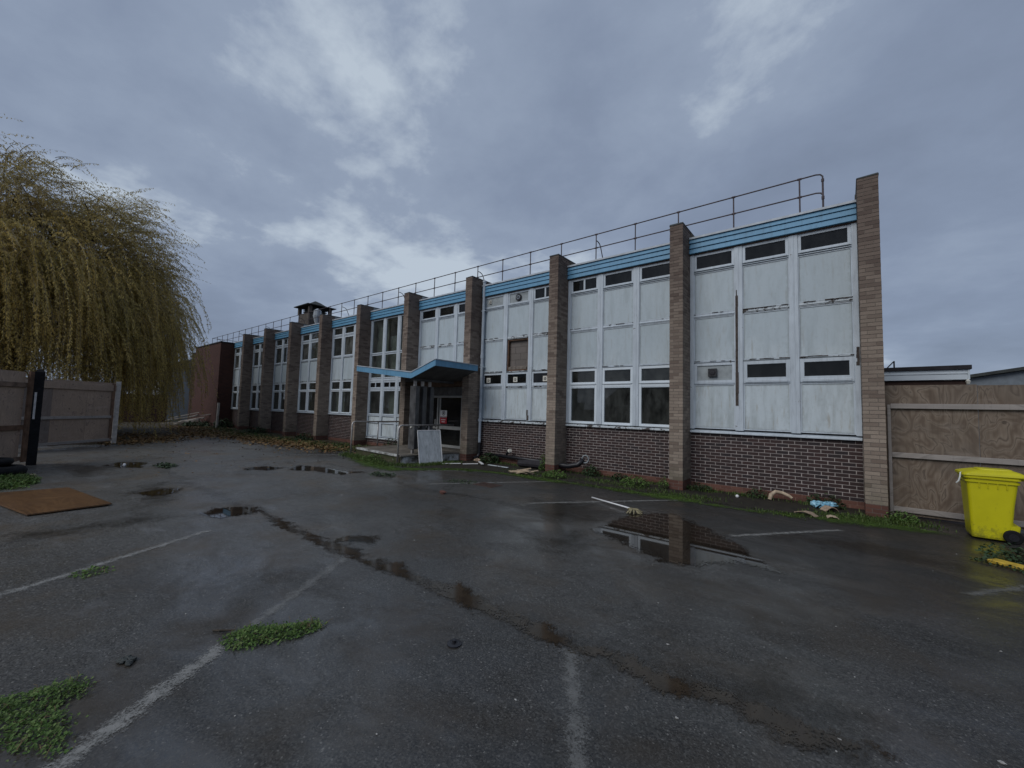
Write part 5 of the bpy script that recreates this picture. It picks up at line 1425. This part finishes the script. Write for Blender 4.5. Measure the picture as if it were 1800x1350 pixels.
weed("weeds on the crack short of the drain cover", [(-9.6, 6.1), (-9.9, 6.5), (-9.2, 6.7), (-8.9, 6.3)], 260, 0.05, "dark weed", 0.06)
weed("faint green weeds round the rusty drain cover", [(-7.6, 6.9), (-7.7, 7.3), (-7.0, 7.5), (-6.9, 7.1)], 160, 0.04, "dark weed", 0.04)
def bush(label, c, r, h, n, size, mat="dark weed"):
    a_ = rng.uniform(0, 2 * math.pi, n); rr = r * np.sqrt(rng.uniform(0, 1, n)); z = rng.uniform(0.02, 1, n) * h * (1 - 0.6 * (rr / r) ** 2)
    e = empty("weed_plant", (c[0], c[1], 0)); tag(e, label, "weed plant", "weed plants at the foot of the wall")
    leafcloud("foliage", np.column_stack([c[0] + rr * np.cos(a_), c[1] + rr * np.sin(a_), z]), size, mat, flat=1.1, parent=e, aspect=0.5)
    mb = MB()
    for k in range(7):
        t = k * 0.9; mb.tube([(c[0], c[1], 0), (c[0] + r * .3 * math.cos(t), c[1] + r * .3 * math.sin(t), h * .5), (c[0] + r * .7 * math.cos(t), c[1] + r * .7 * math.sin(t), h * .8)], [.008, .006, .003], 5)
    obj("stem", mb, "bark", e)
bush("dark bushy weed at the downpipe foot", (-9.35, 10.48), 0.34, 0.36, 420, 0.09)
bush("tall thin weed growing up the left side of the timber-side pier", (-7.05, 10.35), 0.16, 0.55, 200, 0.07, "weed leaf")
bush("leafy weed in front of the broken pipe bend", (-6.15, 9.55), 0.34, 0.22, 420, 0.07, "weed leaf")
bush("dark weed against the wall below the tall windows", (-5.6, 10.6), 0.26, 0.3, 300, 0.08)
bush("weed clump at the wall halfway between pipe bend and pier", (-4.7, 10.5), 0.24, 0.2, 220, 0.07)
bush("spreading weed just left of the second pier foot", (-4.1, 10.0), 0.36, 0.24, 380, 0.07, "weed leaf")
bush("weed hugging the second pier on its left edge", (-3.42, 10.1), 0.12, 0.32, 120, 0.06, "weed leaf")
bush("low weed right of the second pier", (-2.75, 10.55), 0.3, 0.18, 260, 0.06)
bush("weed behind the arched cardboard tube", (-1.55, 10.66), 0.28, 0.2, 260, 0.06)
bush("weed against the wall behind the blue bag", (-0.35, 10.68), 0.34, 0.26, 320, 0.07)
bush("weed in the corner between end pier and hoarding", (0.72, 10.2), 0.24, 0.18, 260, 0.06, "weed leaf")
bush("brambly weed on the left edge of the entrance platform", (-14.3, 10.1), 0.35, 0.55, 260, 0.09)
bush("weed hanging over the front edge of the platform", (-12.2, 8.0), 0.5, 0.2, 380, 0.07, "weed leaf")
bush("low bramble at the foot of the end wing beside a pale post", (-36.6, 9.4), 1.1, 0.45, 420, 0.2)
bush("bramble in the corner of the end wing and the first window bay", (-34.6, 10.2), 0.6, 0.7, 300, 0.18)
bush("weed against the foot of the farthest pier but one", (-28.0, 9.95), 0.6, 0.4, 300, 0.14)
bush("weed against the pier two bays beyond the entrance", (-21.4, 9.9), 0.5, 0.35, 300, 0.12)

def grass(name, pts, hgt, mat="grass blade", wdt=0.006):
    P = np.array(pts, float); n = len(P)
    az = rng.uniform(0, 2 * math.pi, n); h = hgt * rng.uniform(0.45, 1.3, n); lean = rng.uniform(0.1, 0.9, n) * h
    dx_, dy_ = np.cos(az), np.sin(az); w = wdt * rng.uniform(0.7, 1.4, n)
    base = np.column_stack([P, np.zeros(n)])
    sx = np.column_stack([-dy_, dx_, np.zeros(n)]) * w[:, None]
    mid_ = base + np.column_stack([dx_ * lean * 0.35, dy_ * lean * 0.35, h * 0.6]); tip = base + np.column_stack([dx_ * lean, dy_ * lean, h])
    V = np.stack([base - sx, base + sx, mid_ + sx * 0.7, mid_ - sx * 0.7, tip], 1).reshape(-1, 3)
    i0 = np.arange(n) * 5
    F = [f for i in i0 for f in ((i, i + 1, i + 2, i + 3), (i + 3, i + 2, i + 4))]
    org = Vector((P[:, 0].mean(), P[:, 1].mean(), 0))
    me = bpy.data.meshes.new(name); me.from_pydata((V - np.array(org)).tolist(), [], F); me.materials.append(MAT[mat])
    at = me.attributes.new("tone", 'FLOAT', 'FACE'); at.data.foreach_set("value", np.repeat(rng.uniform(0, 1, n), 2).astype(np.float32))
    o = bpy.data.objects.new(name, me); place(o, None, org); return kind(o, "stuff")
def along(path, n, spread):
    p = np.array(path, float); seg = np.linalg.norm(np.diff(p, axis=0), axis=1); cum = np.concatenate([[0], np.cumsum(seg)])
    # clumped along the line
    cl = rng.uniform(0, cum[-1], max(4, n // 45)); t = np.clip(rng.choice(cl, n) + rng.normal(0, 0.16, n), 0, cum[-1] - 1e-6)
    k = np.clip(np.searchsorted(cum, t, side='right') - 1, 0, len(seg) - 1); f = (t - cum[k]) / seg[k]
    return p[k] + (p[k + 1] - p[k]) * f[:, None] + rng.normal(0, spread, (n, 2))
EDGE = [(-14.6, 8.35), (-12.6, 7.8), (-11.2, 7.35), (-10.1, 7.25), (-9.6, 7.75), (-9.0, 8.5), (-8.1, 8.9), (-7.0, 9.15), (-5.9, 9.05), (-4.8, 9.12), (-3.5, 9.15), (-2.4, 9.15), (-1.4, 9.1), (-0.7, 9.25), (0.2, 9.5), (0.9, 9.6)]
grass("grass", along(EDGE, 2300, 0.10), 0.04)
grass("grass", along([(-14.3, 8.1), (-12.6, 7.85), (-11.0, 7.6), (-10.3, 8.0), (-10.1, 9.0), (-10.0, 9.8)], 3600, 0.14), 0.075)
grass("grass", along([(-7.8, 9.6), (-6.5, 9.7), (-5.0, 9.9), (-3.5, 9.6), (-2.6, 9.5), (-2.0, 9.7)], 1500, 0.15), 0.06)
grass("grass", along([(-10.1, 10.5), (-6.9, 10.7), (-3.2, 10.6), (-0.2, 10.6), (0.3, 10.0), (0.9, 9.9)], 1500, 0.1), 0.07)
grass("grass", along([(-0.5, 9.7), (0.2, 9.75), (0.6, 9.9), (1.0, 10.1)], 1700, 0.16), 0.05)
grass("grass", along([(-15.2, 9.6), (-18, 9.5), (-22, 9.2), (-26, 9.0), (-30, 9.2), (-34, 9.0)], 5200, 0.55), 0.065, wdt=0.012)
grass("grass", along([(-15.2, 8.8), (-18.4, 8.9), (-22, 8.6), (-27, 8.0), (-31, 7.6)], 2200, 0.3), 0.05, wdt=0.012)
grass("grass", in_poly([(-14.4, -0.4), (-14.2, 0.3), (-13.9, 0.62), (-13.0, 0.6), (-12.5, 0.2), (-12.6, -0.5)], 1500), 0.12, wdt=0.008)
pts = np.vstack([along([(-15.6, 8.7), (-19, 8.5), (-23, 8.2), (-27, 7.8), (-32, 8.2), (-37, 8.6)], 6000, 0.65), along([(-22.6, 3.3), (-24, 4.8), (-26.3, 6.3), (-29, 7.4), (-33, 7.8)], 2200, 0.55), in_poly([(-22.8, 3.4), (-26.2, 6.3), (-30, 5.0), (-32, 0), (-26, -1)], 1800)])
kind(leafcloud("fallen_leaves", np.column_stack([pts, rng.uniform(0.01, 0.03, len(pts))]), 0.13, "fallen leaf", flat=0.3), "stuff")
pts = np.column_stack([rng.uniform(-22, -12, 160), rng.uniform(2.2, 8.0, 160)])
kind(leafcloud("fallen_leaves", np.column_stack([pts, np.full(160, 0.01)]), 0.07, "fallen leaf", flat=0.2), "stuff")

# pallet heap and post at the far end -------------------------------
hp = empty("timber_heap", (-37.2, 8.8, 0)); tag(hp, "heap of grey broken fence boards at the far end wall", "timber heap")
for k in range(10):
    a_ = random.uniform(-0.35, 0.25) + 0.75; cx_, cy_ = -37.3 + random.uniform(-.5, .5), 8.8 + random.uniform(-.4, .4); z_ = 0.12 + 0.09 * k
    l_ = random.uniform(.7, 1.3)
    mb = MB(); mb.beam((cx_ - l_ * math.cos(a_), cy_ - l_ * math.sin(a_), z_ * 0.6), (cx_ + l_ * math.cos(a_), cy_ + l_ * math.sin(a_), z_ + 0.1), 0.16, 0.05)
    obj("heap_board", mb, "pale post", hp)
mb = MB(); mb.beam((-34.33, 9.74, 0), (-34.38, 9.78, 1.75), 0.12, 0.12, up=(0, 1, 0)); tag(obj("leaning_post", mb, "pale post"), "pale thin post standing against the corner of the brick end wing", "post")
# low pale wall and far things seen under and past the willow
mb = MB(); mb.box(-46, -45.6, -6, 9.2, 0, 2.3); fw = obj("boundary_wall", mb, "house brick"); tag(fw, "dull brick boundary wall seen through the hanging willow", "boundary wall")
mb = MB(); mb.box(-58, -50, 9.5, 17, 0, 5.0); wb = empty("white_outbuilding", (-54, 13, 0)); tag(wb, "pale rendered outbuilding glimpsed between willow and end wing", "outbuilding"); obj("outbuilding_wall", mb, "cowl white", wb)
mb = MB(); mb.hexa([(-58.3, 9.2, 5.0), (-49.7, 9.2, 5.0), (-49.7, 17.3, 5.0), (-58.3, 17.3, 5.0), (-57, 13, 6.4), (-51, 13, 6.4), (-51, 13.4, 6.4), (-57, 13.4, 6.4)]); obj("outbuilding_roof", mb, "house roof", wb)

# bungalow and wall behind the viewer, mirrored in the windows -------
hs = empty("bungalow", (-15, -24, 0)); tag(hs, "dark pitched-roof bungalow seen only as a reflection in the ground-floor windows", "bungalow")
mb = MB(); mb.box(-21, -9, -28, -21, 0, 2.6); obj("bungalow_wall", mb, "house brick", hs)
mb = MB(); mb.hexa([(-21.5, -28.5, 2.6), (-8.5, -28.5, 2.6), (-8.5, -20.5, 2.6), (-21.5, -20.5, 2.6), (-20, -24.7, 5.4), (-10, -24.7, 5.4), (-10, -24.3, 5.4), (-20, -24.3, 5.4)]); obj("bungalow_roof", mb, "house roof", hs)
mb = MB(); mb.box(-13.2, -12.6, -24.8, -24.2, 5.0, 6.2); obj("chimney", mb, "house brick", hs)
mb = MB(); mb.box(-44, 13, -16.2, -16.0, 0, 2.1); tag(obj("brick_boundary", mb, "house brick"), "long brick boundary wall behind the viewpoint, mirrored in the lower glass", "boundary wall")

# ------------------------------------------------------------------ willow
W = empty("willow_tree", (-30.3, 0.2, 0)); tag(W, "tall windblown weeping willow with yellowing leaves behind the plywood fence", "tree")
TC = np.array([-30.6, -0.3])
wind = np.array([0.78, 0.63])
mb = MB()
mb.tube([(-30.3, 0.2, 0), (-30.25, 0.22, 1.5), (-30.1, 0.3, 3.4), (-29.9, 0.35, 5.0)], [.55, .46, .42, .38], 12)
limb_pts = []
for k in range(17):
    a_ = 2 * math.pi * k / 17 + random.uniform(-.2, .2); R_ = random.uniform(1.8, 3.2); hz = random.uniform(7.5, 10.0) if k % 2 else random.uniform(5.5, 8.5)
    p0 = Vector((-29.95, 0.33, random.uniform(3.6, 5.0)))
    path = [p0]
    for t in (0.3, 0.6, 0.85, 1.0):
        path.append(Vector((p0.x + R_ * math.cos(a_) * t ** 0.8 + wind[0] * 0.8 * t * t + random.uniform(-.25, .25), p0.y + R_ * math.sin(a_) * t ** 0.8 + wind[1] * 0.8 * t * t + random.uniform(-.25, .25), p0.z + (hz - p0.z) * math.sin(t * math.pi / 2) + random.uniform(-.2, .2))))
    mb.tube(path, [.17, .12, .075, .045, .025], 7)
    for j in range(4):
        b_ = path[2 + (j % 3)]; a2 = a_ + random.uniform(-1.2, 1.2); l2 = random.uniform(0.7, 1.4)
        pth = [b_, b_ + Vector((l2 * .5 * math.cos(a2), l2 * .5 * math.sin(a2), random.uniform(.5, 1.1))), b_ + Vector((l2 * math.cos(a2), l2 * math.sin(a2), random.uniform(.2, .9)))]
        mb.tube(pth, [.055, .035, .018], 5)
        limb_pts.append(pth[2])
clusters = []
tips = [Vector(p) for p in limb_pts]
for k in range(210):
    a_ = random.uniform(0, 2 * math.pi); rr_ = 5.1 * math.sqrt(random.uniform(0.03, 1.0)); zt = 5.0 + 7.6 * (1 - (rr_ / 5.8) ** 6)
    zc_ = 5.2 + (zt - 5.2) * random.uniform(0.25, 1.0)
    c_ = Vector((-30.6 + rr_ * math.cos(a_) + wind[0] * 0.5, -0.3 + rr_ * math.sin(a_) + wind[1] * 0.5, zc_))
    near = min(tips, key=lambda t: (t - c_).length)
    mid_ = near.lerp(c_, 0.5) + Vector((0, 0, random.uniform(0.1, 0.6)))
    mb.tube([near, near.lerp(mid_, .5) + Vector((random.uniform(-.1, .1), random.uniform(-.1, .1), .05)), mid_, c_], [.032, .026, .02, .010], 4, caps=False)
    clusters.append((np.array(c_), a_, rr_))
obj("trunk", mb, "bark", W)

def strands(n, kind_):
    """polyline hanging shoots: start points on the crown, bent by gravity and the wind"""
    V, F, tone, LP, LD, LT = [], [], [], [], [], []
    for i in range(n):
        a = rng.uniform(0, 2 * math.pi)
        while math.sin(9 * a + 0.7) * math.sin(4 * a) + 0.35 * math.sin(23 * a) < rng.uniform(-1.3, -0.1):
            a = rng.uniform(0, 2 * math.pi)
        if kind_ == 'curtain':
            rr = 5.6 * math.sqrt(rng.uniform(0.30, 1.0)); z0 = 2.8 + 5.6 * (1 - (rr / 6.9) ** 3.0) * rng.uniform(0.15, 1.0) + rng.uniform(-.6, 2.6)
            L = rng.uniform(2.4, 5.6); step = 0.24; out = 0.22
        else:
            cl = clusters[i % len(clusters)]
            a = cl[1]; rr = cl[2]; z0 = cl[0][2]
            L = rng.uniform(0.9, 2.3); step = 0.17; out = 0.55
        lump = 1 + 0.07 * math.sin(3 * a + 1.3) + 0.08 * math.sin(7 * a + z0)
        p = np.array([TC[0] + rr * math.cos(a) * lump, TC[1] + rr * math.sin(a) * lump, z0 * (1 + 0.07 * math.sin(5 * a) + 0.04 * math.sin(11 * a))])
        if kind_ != 'curtain':
            p = cl[0] + rng.normal(0, 0.34, 3)
        hi = min(max((p[2] - 5) / 8, 0), 1)
        d_ = np.array([math.cos(a) * out + wind[0] * (0.05 + 0.75 * hi), math.sin(a) * out + wind[1] * (0.05 + 0.75 * hi), rng.uniform(0.0, 0.55) + 0.25 * hi])
        if kind_ == 'curtain':
            d_ = d_ * np.array([0.6, 0.6, 1.0]) + rng.normal(0, 0.12, 3)
        else:
            d_ = d_ + rng.normal(0, 0.38, 3) + np.array([wind[0], wind[1], 0]) * 0.35
        d_ /= np.linalg.norm(d_)
        pts_ = [p.copy()]; t_ = 0
        g_ = rng.uniform(0.18, 0.34) if kind_ == 'curtain' else rng.uniform(0.05, 0.17)
        wv = wind * ((0.004 if kind_ == 'curtain' else 0.010) + (0.03 if kind_ == 'curtain' else 0.06) * hi) * rng.uniform(0.4, 1.5)
        zmin = 0.15 + rng.exponential(0.5)
        while t_ < L and p[2] > zmin:
            d_ = d_ + np.array([wv[0], wv[1], -g_]) + rng.normal(0, 0.035, 3); d_ /= math.sqrt(d_ @ d_)
            p = p + d_ * step; t_ += step; pts_.append(p.copy())
        if len(pts_) < 3:
            continue
        P = np.array(pts_); m_ = len(P); b = len(V)
        sd = np.array([-0.62, 0.78, 0.0]) if i % 2 else np.array([0.78, 0.62, 0.0])
        w_ = np.linspace(1, 0.35, m_)[:, None] * (0.012 if kind_ == 'curtain' else 0.015)
        V.extend((P - sd * w_).tolist()); V.extend((P + sd * w_).tolist())
        tn = rng.uniform()
        for k in range(m_ - 1):
            F.append((b + k, b + k + 1, b + m_ + k + 1, b + m_ + k)); tone.append(tn)
        per = 7 if kind_ == 'curtain' else 4
        q = P[1:].repeat(per, 0); dq = (P[:-1] - P[1:]).repeat(per, 0)
        f_ = rng.uniform(0, 1, (len(q), 1))
        if kind_ != 'curtain':
            keep = rng.uniform(0, 1, len(q)) < (0.85 - 0.30 * hi); q, dq, f_ = q[keep], dq[keep], f_[keep]
        LP.append(q + dq * f_); LT.append(np.clip((rng.uniform(0.25, 0.75) if kind_ == 'curtain' else rng.uniform(0, 0.40)) + rng.uniform(-.12, .25, len(q)), .001, .999))
    C0 = np.vstack(LP); n_ = len(C0); az = rng.uniform(0, 2 * math.pi, n_)
    ld = np.column_stack([np.cos(az) * 0.6 + wind[0] * .25, np.sin(az) * 0.6 + wind[1] * .25, np.full(n_, -0.72)]); ld /= np.linalg.norm(ld, axis=1)[:, None]
    ll = rng.uniform(0.07, 0.15, n_)[:, None]
    sw = np.cross(ld, np.column_stack([np.sin(az * 3), np.cos(az * 3), np.full(n_, 0.3)])); sw /= np.linalg.norm(sw, axis=1)[:, None] + 1e-9; sw *= rng.uniform(0.010, 0.018, n_)[:, None]
    LV = np.stack([C0, C0 + ld * ll * .5 + sw, C0 + ld * ll, C0 + ld * ll * .5 - sw], 1).reshape(-1, 3)
    LF = np.arange(n_ * 4).reshape(-1, 4)
    return V, F, tone, LV, LF, np.concatenate(LT)
def soup(name, V, F, tone, mat):
    org = Vector((TC[0], TC[1], 0)); Vn = np.array(V) - np.array(org)
    me = bpy.data.meshes.new(name)
    me.vertices.add(len(Vn)); me.vertices.foreach_set("co", Vn.astype(np.float32).ravel())
    Fn = np.array(F, np.int32); me.loops.add(Fn.size); me.loops.foreach_set("vertex_index", Fn.ravel())
    me.polygons.add(len(Fn)); me.polygons.foreach_set("loop_start", np.arange(0, Fn.size, 4, dtype=np.int32))
    me.update(calc_edges=True); me.validate()
    at = me.attributes.new("tone", 'FLOAT', 'FACE'); at.data.foreach_set("value", np.array(tone, np.float32))
    me.materials.append(MAT[mat])
    o = bpy.data.objects.new(name, me); place(o, W, org); return o
v1, f1, t1, lv1, lf1, lt1 = strands(5200, 'curtain')
v2, f2, t2, lv2, lf2, lt2 = strands(6300, 'top')
n1_ = len(v1)
kind(soup("twigs", v1 + v2, f1 + [tuple(i + n1_ for i in f) for f in f2], t1 + t2, "willow twig"), "stuff")
kind(soup("crown", np.vstack([lv1, lv2]), np.vstack([lf1, lf2 + len(lv1)]), np.concatenate([lt1, lt2]), "willow leaf"), "stuff")
